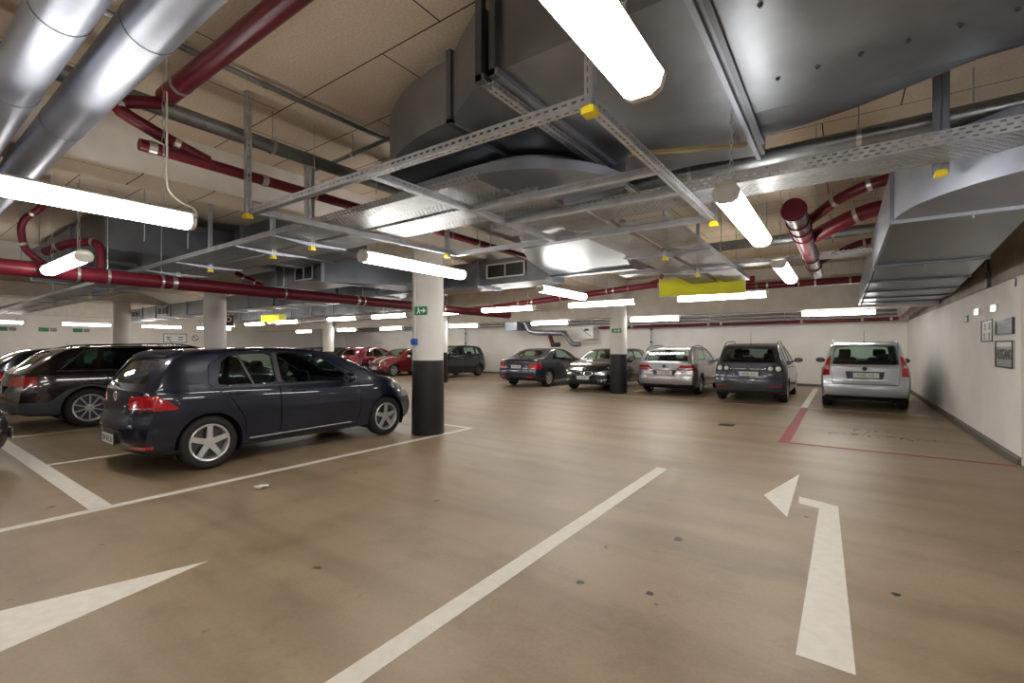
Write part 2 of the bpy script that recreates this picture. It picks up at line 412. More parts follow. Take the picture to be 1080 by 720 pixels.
# ------------------------------------------------------------------ columns
def column(x, y, label, sign=None):
    t = thing('round_column', label, 'column', (x, y, 0), 0, 'round concrete columns')
    top = CZ if abs(y-14.05) < .3 else 3.12
    MB().lathe([(1.24, .262), (top, .262)], 'z', 48).build('shaft', M['column'], t, smooth=40)
    MB().lathe([(0, .272), (.012, .275), (1.24, .266)], 'z', 48).build('painted_base', M['column_black'], t, smooth=40)
    return t
C1 = column(-5.75, 5.62, 'nearest white round column with black lower band, beside the blue hatchback')
column(-13.9, 5.62, 'white round column rising behind the roof of the blue hatchback')
column(-22.1, 5.75, 'white round column behind the brown estate car at far left')
column(-5.82, 14.05, 'white round column with black lower band in front of the black hatchback')
column(-13.6, 14.05, 'round column half hidden behind the nearest column')
column(-21.6, 14.05, 'farthest thin column with black base left of the red cars')
# things on the nearest column
d = Vector((.0-(-5.75), 0-5.62, 0)).normalized(); th = math.atan2(d.y, d.x)
def on_col(cx, cy, ang, r=.262): return Vector((cx + math.cos(ang)*r, cy + math.sin(ang)*r, 0))
def exit_sign(cx, cy, z, ang, w, h, label, arrow=True, r=.262):
    p = on_col(cx, cy, ang, r)
    t = thing('exit_sign', label, 'sign', (p.x, p.y, z), ang + PI/2)
    MB().box((-w/2, -.012, -h/2), (w/2, -.004, h/2)).build('sign_panel', M['green'], t)
    b = MB()
    if arrow:
        b.prism([(-w*.02, -h*.09), (w*.18, -h*.09), (w*.18, -h*.3), (w*.42, 0), (w*.18, h*.3), (w*.18, h*.09), (-w*.02, h*.09)], 'y', -.016, -.012)
    # running figure
    b.lathe([(-.016, h*.09), (-.012, h*.09)], 'y', 12, (-w*.2, 0, h*.28))
    b.prism([(-w*.26, h*.16), (-w*.12, h*.18), (-w*.1, -h*.05), (-w*.2, -h*.08)], 'y', -.016, -.012)
    b.prism([(-w*.2, -h*.05), (-w*.12, -h*.05), (-w*.04, -h*.35), (-w*.1, -h*.35)], 'y', -.016, -.012)
    b.prism([(-w*.24, -h*.05), (-w*.16, -h*.05), (-w*.28, -h*.35), (-w*.34, -h*.3)], 'y', -.016, -.012)
    b.build('pictogram', M['white'], t)
exit_sign(-5.75, 5.62, 2.06, th-.42, .22, .14, 'green emergency exit sign with white arrow on the nearest column', r=.27)
exit_sign(-5.82, 14.05, 1.98, math.atan2(-14.05, 5.82)-.2, .30, .13, 'green running man sign on the column by the black hatchback', r=.27)
p = on_col(-5.75, 5.62, th-.86, .262)
t = thing('switch_box', 'small blue switch box with its white conduit running up the nearest column', 'switch box', (p.x, p.y, 1.55), th-.86+PI/2)
MB().cbox((0, -.03, 0), (.10, .06, .10)).build('housing', M['blue'], t)
MB().lathe([(-.085, .03), (-.06, .032)], 'y', 16).build('rotary_knob', M['blue'], t)
MB().tube([(0, -.02, .05), (0, -.02, 1.5)], .012).build('conduit', M['white_plastic'], t)
# ------------------------------------------------------------------ building services under the ceiling
def rel(p, t): return Vector(p) - t.location
def rail(name, p0, p1, w, h, mat, t, roll=0):
    """straight box member whose own x axis runs along it"""
    a, b = rel(p0, t), rel(p1, t); L = (b-a).length
    me = MB().box((-L/2, -w/2, -h/2), (L/2, w/2, h/2)).mesh(name)
    o = link(name, me, M[mat], t, (a+b)/2)
    d = (b-a).normalized()
    if abs(d.z) > .95: o.rotation_euler = (0, -PI/2, roll)
    else: o.rotation_euler = (0, -math.asin(d.z), math.atan2(d.y, d.x))
    return o
def channel(name, p0, p1, w, h, mat, t, up=True):
    """slotted U channel (open on one side) along its own x axis"""
    a, b = rel(p0, t), rel(p1, t); L = (b-a).length; q = .003
    m = MB(); s = 1 if up else -1
    m.box((-L/2, -w/2, -q/2-s*h/2), (L/2, w/2, q/2-s*h/2))
    m.box((-L/2, -w/2, -h/2+q), (L/2, -w/2+q, h/2-q)); m.box((-L/2, w/2-q, -h/2+q), (L/2, w/2, h/2-q))
    me = m.mesh(name); o = link(name, me, M[mat], t, (a+b)/2); d = (b-a).normalized()
    if abs(d.z) > .95: o.rotation_euler = (0, -PI/2, 0)
    else: o.rotation_euler = (0, -math.asin(d.z), math.atan2(d.y, d.x))
    return o
def cap(p, t, s=.055):
    r = rel(p, t)
    m = MB().cbox((0, 0, 0), (s*1.15, s*1.15, s*.5)).cbox((0, 0, s*.22), (s*.9, s*.9, s*.5))
    return m.build('end_cap', M['yellow_cap'], t, r)

# strut frame
def hung_frame(label, rails, hangers, z, loc):
    t = thing('strut_frame', label, 'support frame', loc)
    for (x0, y0, x1, y1) in rails:
        channel('slotted_rail', (x0, y0, z), (x1, y1, z), .05, .05, 'strut', t, True)
    for (x, y) in hangers:
        channel('hanger', (x, y, z-.04), (x, y, CZ), .045, .045, 'strut', t)
        cap((x, y, z-.05), t)
    return t
F = hung_frame('large hung frame of slotted steel channel with yellow end caps', [
    (-4.04, 1.92, -.93, 1.96), (-3.86, 4.24, -.93, 4.36), (-4.01, 1.95, -3.86, 4.24),
    (-2.52, 1.95, -2.48, 4.24), (-.96, 1.98, -.94, 4.36), (-2.48, 2.93, -.97, 2.97), (-2.48, 3.42, -.97, 3.46)], [(-4.06, 1.89), (-.955, 1.97), (-.93, 4.40), (-3.87, 4.10)], 2.6, (-2.5, 3.1, 2.55))
F['group'] = 'strut frames'

def tray(label, p0, p1, w, group='perforated cable trays', h=.06, loc=None):
    a, b = Vector(p0), Vector(p1); mid = (a+b)/2; d = (b-a); L = d.length; rz = math.atan2(d.y, d.x)
    t = thing('cable_tray', label, 'cable tray', mid, rz, group)
    MB().box((-L/2, -w/2, 0), (L/2, w/2, .003)).build('tray_base', M['tray'], t)
    n = int(L/.03)
    for s in (-1, 1):
        m = MB().box((-L/2, -.0015, -h/2), (L/2, .0015, h/2)).box((-L/2, -.008 if s > 0 else 0, h/2-.002), (L/2, 0 if s > 0 else .008, h/2))
        m.build('tray_side', M['tray_side_x'], t, (0, s*w/2, h/2))
    return t
# side material: slots on x/z plane
M['tray_side_x'] = perforated('perforated_tray_side', .055, .5, .0055, rows=.026, zrows=True, col=(.50, .51, .53), rough=.4)
tray('long perforated tray running left from the hung frame, nearer of the pair', (-24, 2.74, 2.645), (-2.1, 2.74, 2.645), .40)
tray('long perforated tray running left from the hung frame, farther of the pair', (-24, 3.22, 2.645), (-1.9, 3.22, 2.645), .40)
tray('perforated cable tray running to the right under the big galvanised pipe', (-2.9, 3.88, 2.65), (1.0, 3.87, 2.65), .36, h=.085)
tray('cable tray running away towards the large yellow panel, left of the pair', (-2.02, 3.6, 2.63), (-2.06, 9.0, 2.63), .42)
tray('cable tray running away towards the large yellow panel, right of the pair', (-1.50, 4.15, 2.63), (-1.52, 9.0, 2.63), .42)
tray('short dark cable tray behind the red drain pipes at right', (-3.2, 7.9, 2.72), (.36, 7.9, 2.72), .3)
tray('cable tray over the back parking row near the beam', (-26, 12.2, 2.62), (-7.5, 12.2, 2.62), .4)

def arm(label, x0, y0, x1, y1, z, group='white support arms with yellow caps under the cable trays'):
    c = ((x0+x1)/2, (y0+y1)/2, z)
    t = thing('tray_support', label, 'bracket', c, 0, group)
    d = Vector((x1-x0, y1-y0, 0)); L = d.length; rz = math.atan2(d.y, d.x)
    for s in (-1, 1):   # tapered cantilever halves
        m = MB().prism([(0, -.03), (0, .012), (L/2, .012), (L/2, .0)], 'y', -.018, .018)
        m.build('cantilever_arm', M['galv_bright'], t, (0, 0, 0), (0, 0, rz + (0 if s > 0 else PI)))
    m = MB().box((-.022, -.022, -.055), (.022, .022, CZ-z)); m.build('hanger', M['strut'], t)
    MB().cbox((0, 0, -.06), (.06, .06, .028)).cbox((0, 0, -.045), (.05, .05, .03)).build('end_cap', M['yellow_cap'], t)
for i, x in enumerate((-4.82, -5.66, -7.40, -8.56, -10.3, -11.9, -13.4, -15.0, -16.6)):
    arm('tapered support arm under the paired trays, %s leftwards from the nearest column' % ('first second third fourth fifth sixth seventh eighth ninth'.split()[i]), x, 2.50, x, 3.36, 2.61)
for i, y in enumerate((5.75, 7.35)):
    arm('support arm under the trays leading to the yellow panel, %s' % ('the nearer' if i == 0 else 'the farther'), -2.3, y, -1.25, y, 2.6)
t = thing('tray_hanger', 'vertical double channel hanger with yellow cap holding the right-hand tray', 'bracket', (.53, 4.14, 2.6))
for s in (-1, 1): channel('hanger_channel', (.53+s*.022, 4.14, 2.6), (.53+s*.022, 4.14, CZ), .036, .04, 'galv_bright', t)
cap((.53, 4.14, 2.60), t)
t = thing('tray_hanger', 'short slotted post with yellow cap behind the left frame hanger', 'bracket', (-5.1, 3.05, 2.9))
channel('hanger_channel', (-5.1, 3.05, 2.92), (-5.1, 3.05, CZ), .06, .06, 'strut', t); cap((-5.1, 3.05, 2.92), t)

# ---- fluorescent lights 
def make_light():
    t = thing('tube_light', '', 'light', (0, 0, 0), 0, 'hanging fluorescent tube lights')
    L = .785
    MB().prism([(-.058, .02), (-.055, .045), (-.03, .062), (.03, .062), (.055, .045), (.058, .02)], 'x', -L, L).build('housing', M['lamp_housing'], t)
    MB().prism([(-.060, .036), (-.079, 0), (-.064, -.045), (-.034, -.064), (.034, -.064), (.064, -.045), (.079, 0), (.060, .036)], 'x', -L+.03, L-.03).build('diffuser', M['lamp_on'], t)
    for s in (-1, 1):
        MB().prism([(-.061, .038), (-.081, 0), (-.066, -.047), (-.035, -.066), (.035, -.066), (.066, -.047), (.081, 0), (.061, .038)], 'x', s*(L-.03), s*L).build('end_cap', M['white_plastic'], t)
    for s in (-1, 1):
        m = MB(); n = 17
        for k in range(n):     # 1.17 m of chain drawn as long links
            zc = .075 + k*.066; r = .011
            pts = []
            for q in range(8):
                a = 2*PI*q/8; u, w = math.cos(a)*r, math.sin(a)*.038
                pts.append((u, 0, zc+w) if k % 2 else (0, u, zc+w))
            m.tube(pts, .0022, 4, closed=True)
        m.build('chain', M['clamp'], t, (s*.6, 0, 0))
    return t
L0 = make_light(); first = True
LZ = 2.41
def light(x, y, rz, label, z=LZ, top=CZ):
    global first
    o = L0 if first else copy_tree(L0); first = False
    o.location = (x, y, z); o.rotation_euler = (0, 0, rz); o['label'] = label
    for c in kids(o):
        if c.name.startswith('chain'): c.scale = (1, 1, (top-z)/1.19 if top < CZ else 1)
    return o
light(-4.0, .68, PI/2, 'long tube light at the left frame edge, the nearest on that side')
light(-4.05, 3.8, PI/2, 'tube light hanging in front of the nearest column')
light(-3.95, 7.1, PI/2, 'tube light behind the nearest column, running away under the bright duct end', top=2.72)
light(-.58, .85, PI/2, 'blazing tube light at the top edge of the picture, nearest of all')
light(-.58, 3.85, PI/2, 'tube light right of the frame corner, beneath the right-hand tray', top=3.0)
light(-.58, 6.75, PI/2, 'small foreshortened tube light beside the red drain pipes')
light(-4.0, -2.5, PI/2, 'added tube light behind the viewer on the left'); light(-.58, -2.5, PI/2, 'added tube light behind the viewer on the right')  # unseen pair behind the camera, added for lighting
for i, x in enumerate((-1.85, -4.25, -6.75, -9.1, -11.15, -13.5, -16.9, -19.3, -21.8)):
    light(x, 9.3, 0, ['tube light just below the large yellow panel', 'tube light in front of the back column with the running man sign', 'tube light right of the nearest column above the shiny silver duct',
        'tube light half hidden by the nearest column', 'tube light just left of the nearest column, above the red cars', 'tube light left of the nearest column, second from it', 'tube light over the far red car, third from the nearest column',
        'tube light beneath the small far yellow panel, right one', 'tube light beneath the small far yellow panel, left one'][i])
for i, x in enumerate((-.1, -4.8, -8.6, -12.7, -17.2, -20.6, -24.5)):
    light(x, 14.46, 0, ['tube light in front of the back beam above the silver high-roof car', 'tube light in front of the back beam right of the back column', 'tube light in front of the back beam above the dark convertible',
        'small tube light right of the nearest column in front of the back beam', 'small tube light above the small red car facing us', 'small tube light beside the farthest thin column', 'small far tube light over the dark cars at back left'][i], 2.34, 2.43)
for i, x in enumerate((-.5, -5.0, -9.5, -14.0, -19.0, -24.0)):  # invented row, out of view, added to brighten the back wall
    light(x, 17.6, 0, 'added fill tube light hidden behind the back beam, ' + ['above the rightmost car', 'above the silver estate', 'above the dark convertible', 'above the side-on dark car', 'above the small red cars', 'above the dark cars at back left'][i], 2.95)
for i, x in enumerate((-7.2, -12.45, -17.6)):
    light(x, 1.36, 0, ['tube light slanting in front of the red main pipe at left', 'greenish tube light end peeking in at the left edge', 'added tube light beyond the left edge over the parked cars'][i])  # last one is out of frame, added for its extra light
for i, y in enumerate((2.9, 5.5, 8.1, 10.3)):
    light(-25.6, y, PI/2, ['far low tube light at the extreme left', 'far tube light left of the white column', 'far tube light right of the leftmost column', 'far tube light between the two left columns'][i])
for i, (x, y) in enumerate(((2.2, -1.5), (2.2, 2.2), (6, 3), (-9.5, -3.5), (-16, -3.5))):  # unseen fixtures around the camera, added to light the scene
    light(x, y, 0, 'added tube light outside the picture, ' + ['right behind the viewer', 'right beside the viewer', 'far right by the entrance wall', 'behind left', 'far behind left'][i])
tag(MB().tube(smooth_path([(-3.97, 1.29, CZ), (-3.97, 1.29, 2.60), (-3.97, 1.36, 2.53), (-3.98, 1.47, 2.50), (-3.99, 1.49, 2.45)]), .007, 8).build('power_cable', M['cable'], smooth=60),
    'white cable dropping from the ceiling to the left tube light', 'cable')

# ---- round spiral ducts
def pipe_thing(name, label, cat, path, r, mat, group=None, bands=(), band_mat='clamp', band=.03, rods=(), bandr=.006, seg=20):
    p0 = Vector(path[0]); t = thing(name, label, cat, p0, 0, group)
    MB().tube([Vector(p)-p0 for p in path], r, seg).build('pipe', M[mat], t, smooth=60)
    P = [Vector(p) for p in path]
    def at(f):
        ls = [(P[i+1]-P[i]).length for i in range(len(P)-1)]; s = f*sum(ls)
        for i, l in enumerate(ls):
            if s <= l: return P[i].lerp(P[i+1], s/l), (P[i+1]-P[i]).normalized()
            s -= l
        return P[-1], (P[-1]-P[-2]).normalized()
    for f in bands:
        c, d = at(f)
        MB().tube([c-p0-d*band/2, c-p0+d*band/2], r+bandr, seg).build('joint_band' if band_mat != 'clamp' else 'pipe_clamp', M[band_mat], t, smooth=60)
    for f in rods:
        c, d = at(f)
        MB().tube([c-p0+Vector((0, 0, r)), Vector((c.x, c.y, CZ))-p0], .005, 6).build('hanger_rod', M['steel'], t)
        MB().tube([c-p0-d*.015, c-p0+d*.015], r+.008, seg).build('pipe_clamp', M['clamp'], t, smooth=60)
    return t
fr = lambda n, a=.02, b=.98: [a + (b-a)*k/(n-1) for k in range(n)]
pipe_thing('spiral_duct', 'big shiny round duct at top left, the right one of two', 'duct', [(-16, .815, 3.0), (3, .815, 3.0)], .117, 'galv_bright', 'round ducts', [(-x)/19 for x in ()] + [(16+x)/19 for x in (-7.4, -6.1, -4.35, -2.72, -1.9, 0)], 'galv', .012, (), .003, 40)
pipe_thing('spiral_duct', 'big shiny round duct at top left, the left one of two', 'duct', [(-16, .535, 3.0), (3, .535, 3.0)], .113, 'galv_bright', 'round ducts', [(16+x)/19 for x in (-6.9, -5.3, -4.0, -2.9, -1.4, 0)], 'galv', .012, (), .003, 40)
pipe_thing('galvanised_pipe', 'mottled galvanised pipe running away behind the two round ducts', 'pipe', [(-4.2, -3, 3.27), (-4.2, 6.4, 3.27)], .06, 'pipe_grey', 'galvanised pipes', [], 'pipe_grey', .12, (.33, .55, .72), .012)
pipe_thing('conduit_pipe', 'thin grey conduit on the ceiling boards beside the sprinkler arm', 'pipe', [(-3.75, -3, 3.55), (-3.75, 4.4, 3.55)], .022, 'pipe_grey', 'thin grey pipes', fr(7), 'pipe_grey', .03)
pipe_thing('sprinkler_arm', 'thin dark pipe with a sprinkler head turned up under the ceiling boards', 'sprinkler', smooth_path([(-4.7, 2.9, 3.40), (-3.35, 2.86, 3.40), (-3.28, 2.86, 3.42), (-3.28, 2.86, 3.53)]), .018, 'galv_dark', None, [], 'clamp', .03, (.45,))
pipe_thing('drain_pipe', 'thick oxide red pipe slanting across the ceiling at top left', 'pipe', [(2.2, 1.37, 3.34), (-4.15, 1.34, 3.34)], .066, 'red_pipe', 'red drain pipes', (.48, .955), 'clamp', .03)
pipe_thing('drain_pipe', 'slim red pipe below the galvanised pipe, its near end a capped stub', 'pipe', [(-4.12, 1.17, 2.92), (-4.12, 7.5, 2.90)], .043, 'red_pipe', 'red drain pipes', (.012, .14, .2), 'clamp', .05, (.215, .42, .6))
pipe_thing('drain_pipe', 'short red bend joining the slanting pipe to the slim red pipe', 'pipe', smooth_path([(-4.15, 1.30, 3.28), (-4.16, .98, 3.16), (-4.14, 1.35, 3.02), (-4.12, 1.62, 2.94)]), .045, 'red_pipe', 'red drain pipes', (.3, .75), 'clamp', .04)
pipe_thing('drain_pipe', 'long red main pipe crossing above the cars in the left half', 'pipe', [(-8.15, -4, 2.42), (-8.15, 11.3, 2.42)], .098, 'red_pipe', 'red drain pipes', (.44, .65, .80, .815), 'clamp', .06, (.37, .39, .43, .55, .66, .77), .008, 28)
pipe_thing('drain_pipe', 'oxide red pipe rising gently to the right behind the nearest column', 'pipe', [(-9.6, 10.0, 2.52), (-8.2, 10.3, 2.56), (-3.7, 10.9, 2.93), (-1.6, 11.6, 2.98)], .075, 'red_pipe', 'red drain pipes', (.2, .35, .5, .62, .8), 'clamp', .04, (.3, .45, .6, .75))
pipe_thing('drain_pipe', 'oxide red pipe near the back beam at right', 'pipe', [(-3.2, 13.2, 3.02), (3.5, 13.2, 2.98)], .085, 'red_pipe', 'red drain pipes', (.25, .4, .55, .62), 'clamp', .04, (.35, .5))
pipe_thing('drain_pipe', 'small crooked red pipe left of the yellow panel', 'pipe', smooth_path([(-3.7, 10.9, 2.98), (-3.45, 10.9, 3.05), (-3.4, 10.9, 3.3), (-3.9, 10.9, 3.42), (-4.0, 10.9, 3.58)]), .04, 'red_pipe', 'red drain pipes', (.2, .5, .8), 'clamp', .03)
pipe_thing('drain_pipe', 'thick red pipe with capped end facing us, right of the yellow panel', 'pipe', [(-.38, 5.15, 2.78), (-.36, 9.6, 2.74)], .098, 'red_pipe', 'red drain pipes', (.02, .12, .20, .28, .62, .8), 'red_pipe', .06, (), .012, 28)
pipe_thing('drain_pipe', 'thick red side pipe leading right from the capped pipe', 'pipe', smooth_path([(-.36, 6.9, 2.80), (-.1, 6.65, 2.88), (.25, 6.55, 3.0), (1.7, 6.45, 3.02)]), .085, 'red_pipe', 'red drain pipes', (.28, .46), 'clamp', .04, (.46,))
pipe_thing('drain_pipe', 'upper red side pipe bending right over the thick one', 'pipe', smooth_path([(-.36, 6.2, 2.84), (-.02, 5.85, 3.0), (.3, 5.75, 3.08), (1.7, 5.7, 3.12)]), .055, 'red_pipe', 'red drain pipes', (.2, .34), 'clamp', .04, (.48,))
pipe_thing('drain_pipe', 'lowest slim red side pipe behind the capped pipe', 'pipe', smooth_path([(-.36, 8.6, 2.74), (-.1, 8.35, 2.82), (.2, 8.3, 2.96), (1.7, 8.25, 2.98)]), .045, 'red_pipe', 'red drain pipes', (.2, .34), 'clamp', .03, (.4,))
pipe_thing('drain_pipe', 'red crooked pipe rising from the main pipe at far left', 'pipe', smooth_path([(-8.15, 1.35, 2.5), (-8.2, 1.18, 2.66), (-8.2, 1.14, 3.0), (-8.1, 1.35, 3.22), (-8.0, 1.4, 3.5)]), .038, 'red_pipe', 'red drain pipes', (.25, .6), 'clamp', .03)
pipe_thing('drain_pipe', 'red elbow pipe behind the slanting tube light at left', 'pipe', smooth_path([(-8.4, 1.95, 2.5), (-8.4, 1.95, 2.92), (-8.6, 1.7, 2.9), (-9.0, 1.5, 2.78)]), .055, 'red_pipe', 'red drain pipes', (.4, .8), 'clamp', .03)
pipe_thing('drain_pipe', 'short red branch dropping into the main pipe by the white column', 'pipe', [(-9.0, 4.0, 2.80), (-8.4, 4.15, 2.55)], .045, 'red_pipe', 'red drain pipes', (.35, .8), 'clamp', .03)
pipe_thing('wall_pipe', 'dark red pipe running along the back wall behind the right-hand cars', 'pipe', smooth_path([(-9.4, 20.35, 2.38), (1.35, 20.3, 2.42), (1.6, 20.1, 2.42), (1.62, 14.8, 2.60)]), .065, 'red_pipe', 'red drain pipes', (.1, .3, .33, .5, .61, .66, .69, .72, .78), 'clamp', .08)
for z, r, y in ((2.72, .05, 20.35), (2.58, .035, 20.3)):
    pipe_thing('wall_pipe', 'grey pipe along the back wall above the red one, the %s' % ('upper' if z > 2.6 else 'lower'), 'pipe', [(-29, y, z), (1.5, y, z)], r, 'pipe_grey', 'grey wall pipes', fr(12), 'clamp', .04)
for x in (-6.95, -17.9):
    pipe_thing('riser_pipe', 'thin vertical conduit on the back wall ' + ('between the black hatchback and the silver estate' if x > -10 else 'above the small red cars'), 'pipe', [(x, 20.5, 1.2), (x, 20.5, 2.6)], .03, 'pipe_grey', 'thin grey pipes', (.35, .75), 'black', .08, (), .02)
pipe_thing('galvanised_pipe', 'large dark galvanised pipe above the right-hand cable tray', 'pipe', [(-3.0, 4.30, 3.0), (7, 4.26, 3.02)], .068, 'pipe_grey', 'galvanised pipes', (), 'clamp', .03, (.19, .31, .4, .5))
pipe_thing('galvanised_pipe', 'grey pipe crossing behind the red drain pipes at right', 'pipe', [(-2.3, 7.6, 2.99), (1.7, 7.6, 2.99)], .07, 'pipe_grey', 'galvanised pipes', (), 'clamp', .03, (.2, .55, .75))

# ---- rectangular sheet metal ducts
def poly_duct(nm, plan, z0, z1, mat, t, ztop=None, smooth=None):
    """plan polygon in world xy -> closed sheet metal section"""
    l = t.location
    return MB().prism([(x-l.x, y-l.y) for x, y in plan], 'z', z0-l.z, z1-l.z).build(nm, M[mat], t, smooth=smooth)
def arc(cx, cy, r, a0, a1, n=14): return [(cx+r*math.cos(math.radians(a0+(a1-a0)*k/n)), cy+r*math.sin(math.radians(a0+(a1-a0)*k/n))) for k in range(n+1)]
def bar(nm, a, b, mat, t):
    l = t.location; return MB().box(tuple(a[i]-l[i] for i in range(3)), tuple(b[i]-l[i] for i in range(3))).build(nm, M[mat], t)

T1 = thing('air_duct', 'huge sheet metal duct filling the top centre and right', 'duct', (0, 3, 3.0), 0, 'rectangular air ducts')
poly_duct('duct_section', [(-1.60, 2.07), (4.5, 2.07), (4.5, 3.42), (-.5, 3.42), (-.5, 4.2), (-1.60, 4.0)], 3.0, 3.52, 'galv', T1)
poly_duct('duct_transition', [(-2.17, 2.34), (-1.70, 2.07), (-1.70, 4.0), (-2.17, 3.55)], 3.0, 3.44, 'galv', T1)
poly_duct('duct_elbow', arc(-2.20, 4.0, 1.66, 270, 180) + arc(-2.20, 4.0, .50, 180, 270), 3.0, 3.43, 'galv', T1, smooth=30)
poly_duct('duct_section', [(-3.86, 4.02), (-2.70, 4.02), (-2.9, 6.8), (-4.06, 6.8)], 3.02, 3.43, 'galv', T1)
l = T1.location; m = MB()   # sheet sloping up behind the crease
E_ = [(1.0, 3.42), (.6, 3.56), (.35, 3.75), (.1, 3.93), (-.2, 4.06), (-.5, 4.16)]
lo = [m.bm.verts.new((x-l.x, 3.42-l.y, 0)) for x, y in E_]; hi = [m.bm.verts.new((x-l.x, y-l.y, .02+.14*(y-3.42))) for x, y in E_]; tp = [m.bm.verts.new((x-l.x, y-l.y, .5)) for x, y in E_]
tl = [m.bm.verts.new((x-l.x, 3.42-l.y, .5)) for x, y in E_]
for i in range(len(E_)-1):
    m.bm.faces.new((lo[i], lo[i+1], hi[i+1], hi[i])); m.bm.faces.new((hi[i], hi[i+1], tp[i+1], tp[i])); m.bm.faces.new((tp[i], tp[i+1], tl[i+1], tl[i]))
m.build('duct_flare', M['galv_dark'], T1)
bar('flange', (-1.70, 2.03, 2.965), (-1.64, 4.05, 3.0), 'galv_bright', T1); bar('flange', (-1.70, 2.03, 2.96), (-1.655, 2.07, 3.56), 'galv_dark', T1); bar('flange', (-1.60, 2.03, 2.96), (-1.56, 2.07, 3.56), 'galv_dark', T1)
bar('flange', (-1.60, 2.03, 2.965), (-1.54, 4.05, 3.0), 'galv_bright', T1)
bar('flange', (-2.19, 2.31, 2.97), (-2.15, 2.35, 3.47), 'galv_dark', T1); bar('flange', (-2.19, 2.31, 2.975), (-2.15, 3.6, 3.0), 'galv_dark', T1)
rail('bearer_rail', (-1.62, 2.07, 2.94), (-1.60, 4.35, 2.94), .05, .04, 'strut', T1)
bar('flange', (-.56, 2.05, 2.965), (-.53, 4.2, 3.0), 'galv_bright', T1); bar('flange', (-.50, 2.05, 2.97), (-.47, 3.9, 3.0), 'galv_dark', T1)
for sx in range(9):
    for k, y in enumerate((2.35, 3.05)):
        MB().lathe([(-.012, .007), (0, .013)], 'z', 10).build('screw', M['black'], T1, (-.30+sx*.19-l.x, y+.0-l.y, -.001))

T2 = thing('air_duct', 'low curved sheet metal duct bending away above the paired trays', 'duct', (-2.2, 3.6, 2.75), 0, 'rectangular air ducts')
poly_duct('duct_elbow', [(-3.9, 2.98), (-3.3, 2.80), (-2.9, 2.73)] + arc(-2.30, 3.60, .88, 268, 360) + [(-2.25, 3.7), (-2.35, 3.62), (-3.0, 3.55), (-3.9, 3.6)], 2.765, 2.84, 'galv_bright', T2, smooth=30)
poly_duct('duct_upper_part', [(-3.85, 3.2), (-2.9, 3.0)] + arc(-2.30, 3.60, .62, 268, 360) + [(-2.25, 3.7), (-2.35, 3.62), (-3.0, 3.55), (-3.85, 3.58)], 2.845, 2.97, 'galv', T2, smooth=30)
poly_duct('duct_section', [(-1.44, 3.62), (-2.2, 4.85), (-3.32, 4.88), (-2.6, 3.70)], 2.765, 2.97, 'galv', T2)
T3 = thing('air_duct', 'beige looking duct underside behind the frame, ending in a bright rounded elbow', 'duct', (-3.2, 6, 2.72), 0, 'rectangular air ducts')
poly_duct('duct_section', [(-2.2, 4.87), (-2.31, 5.74), (-2.70, 7.0), (-4.15, 7.02), (-3.68, 5.58), (-3.32, 4.9)], 2.71, 2.96, 'galv', T3)
l = T3.location; m = MB(); K = 8; rows_ = []
for k in range(K+1):
    a = PI/2*k/K; y = 7.02 + 1.0*math.sin(a); dz = -.0 - .0*a; z = 2.71 + .30*(1-math.cos(a))*.9
    rows_.append([m.bm.verts.new((x-l.x, y-l.y, z-l.z)) for x in (-4.15-.1*math.sin(a), -2.70-.05*math.sin(a))] + [m.bm.verts.new((x-l.x, y-l.y, 3.02-l.z)) for x in (-2.70-.05*math.sin(a), -4.15-.1*math.sin(a))])
for A_, B_ in zip(rows_, rows_[1:]):
    for i in range(4): m.bm.faces.new((A_[i], A_[(i+1) % 4], B_[(i+1) % 4], B_[i]))
m.build('duct_elbow', M['galv_bright'], T3, smooth=40)
bar('flange', (-4.2, 6.98, 2.68), (-2.66, 7.03, 2.72), 'galv_dark', T3)

T4 = thing('air_duct', 'long rectangular duct with grilles crossing behind the nearest column', 'duct', (-12, 7.1, 2.62), 0, 'rectangular air ducts')
x = -4.15; k = 0
while x > -26:
    x2 = max(x-1.5, -26)
    if k in (1, 3): lo_ = 2.62
    else: lo_ = 2.62
    poly_duct('duct_section', [(x, 6.82), (x, 7.5), (x2+.03, 7.5), (x2+.03, 6.82)], lo_, 3.08, 'galv', T4)
    bar('flange', (x2-.01, 6.79, 2.59), (x2+.03, 7.53, 3.1), 'galv_bright', T4)
    x = x2; k += 1
def grille(cx, y, z, w, h, t):
    l = t.location
    m = MB()
    for a, b in (((-w/2, -h/2), (w/2, -h/2+.025)), ((-w/2, h/2-.025), (w/2, h/2)), ((-w/2, -h/2), (-w/2+.025, h/2)), ((w/2-.025, -h/2), (w/2, h/2)), ((-.012, -h/2), (.012, h/2))):
        m.box((a[0], -.02, a[1]), (b[0], 0, b[1]))
    o = m.build('grille', M['white_plastic'], t, (cx-l.x, y-l.y, z-l.z))
    m = MB().box((-w/2+.02, -.006, -h/2+.02), (w/2-.02, -.002, h/2-.02)); m.build('grille_backing', M['black'], o)
    m = MB()
    for q in range(int(h/.025)): m.box((-w/2+.02, -.014, -h/2+.025+q*.025), (w/2-.02, -.008, -h/2+.030+q*.025))
    for q in range(int(w/.03)): m.box((-w/2+.03+q*.03, -.012, -h/2+.02), (-w/2+.034+q*.03, -.007, h/2-.02))
    m.build('grille_bars', M['galv_dark'], o)
for gx in (-4.98, -8.0, -21.4, -24.4): grille(gx, 6.80, 2.86, .86, .27, T4)
T5 = thing('air_duct', 'small duct box with a grille above the red main pipe', 'duct', (-8.9, 5.2, 2.66), 0, 'rectangular air ducts')
poly_duct('duct_section', [(-10.6, 4.82), (-7.6, 4.82), (-7.6, 5.6), (-10.6, 5.6)], 2.66, 3.15, 'galv', T5)
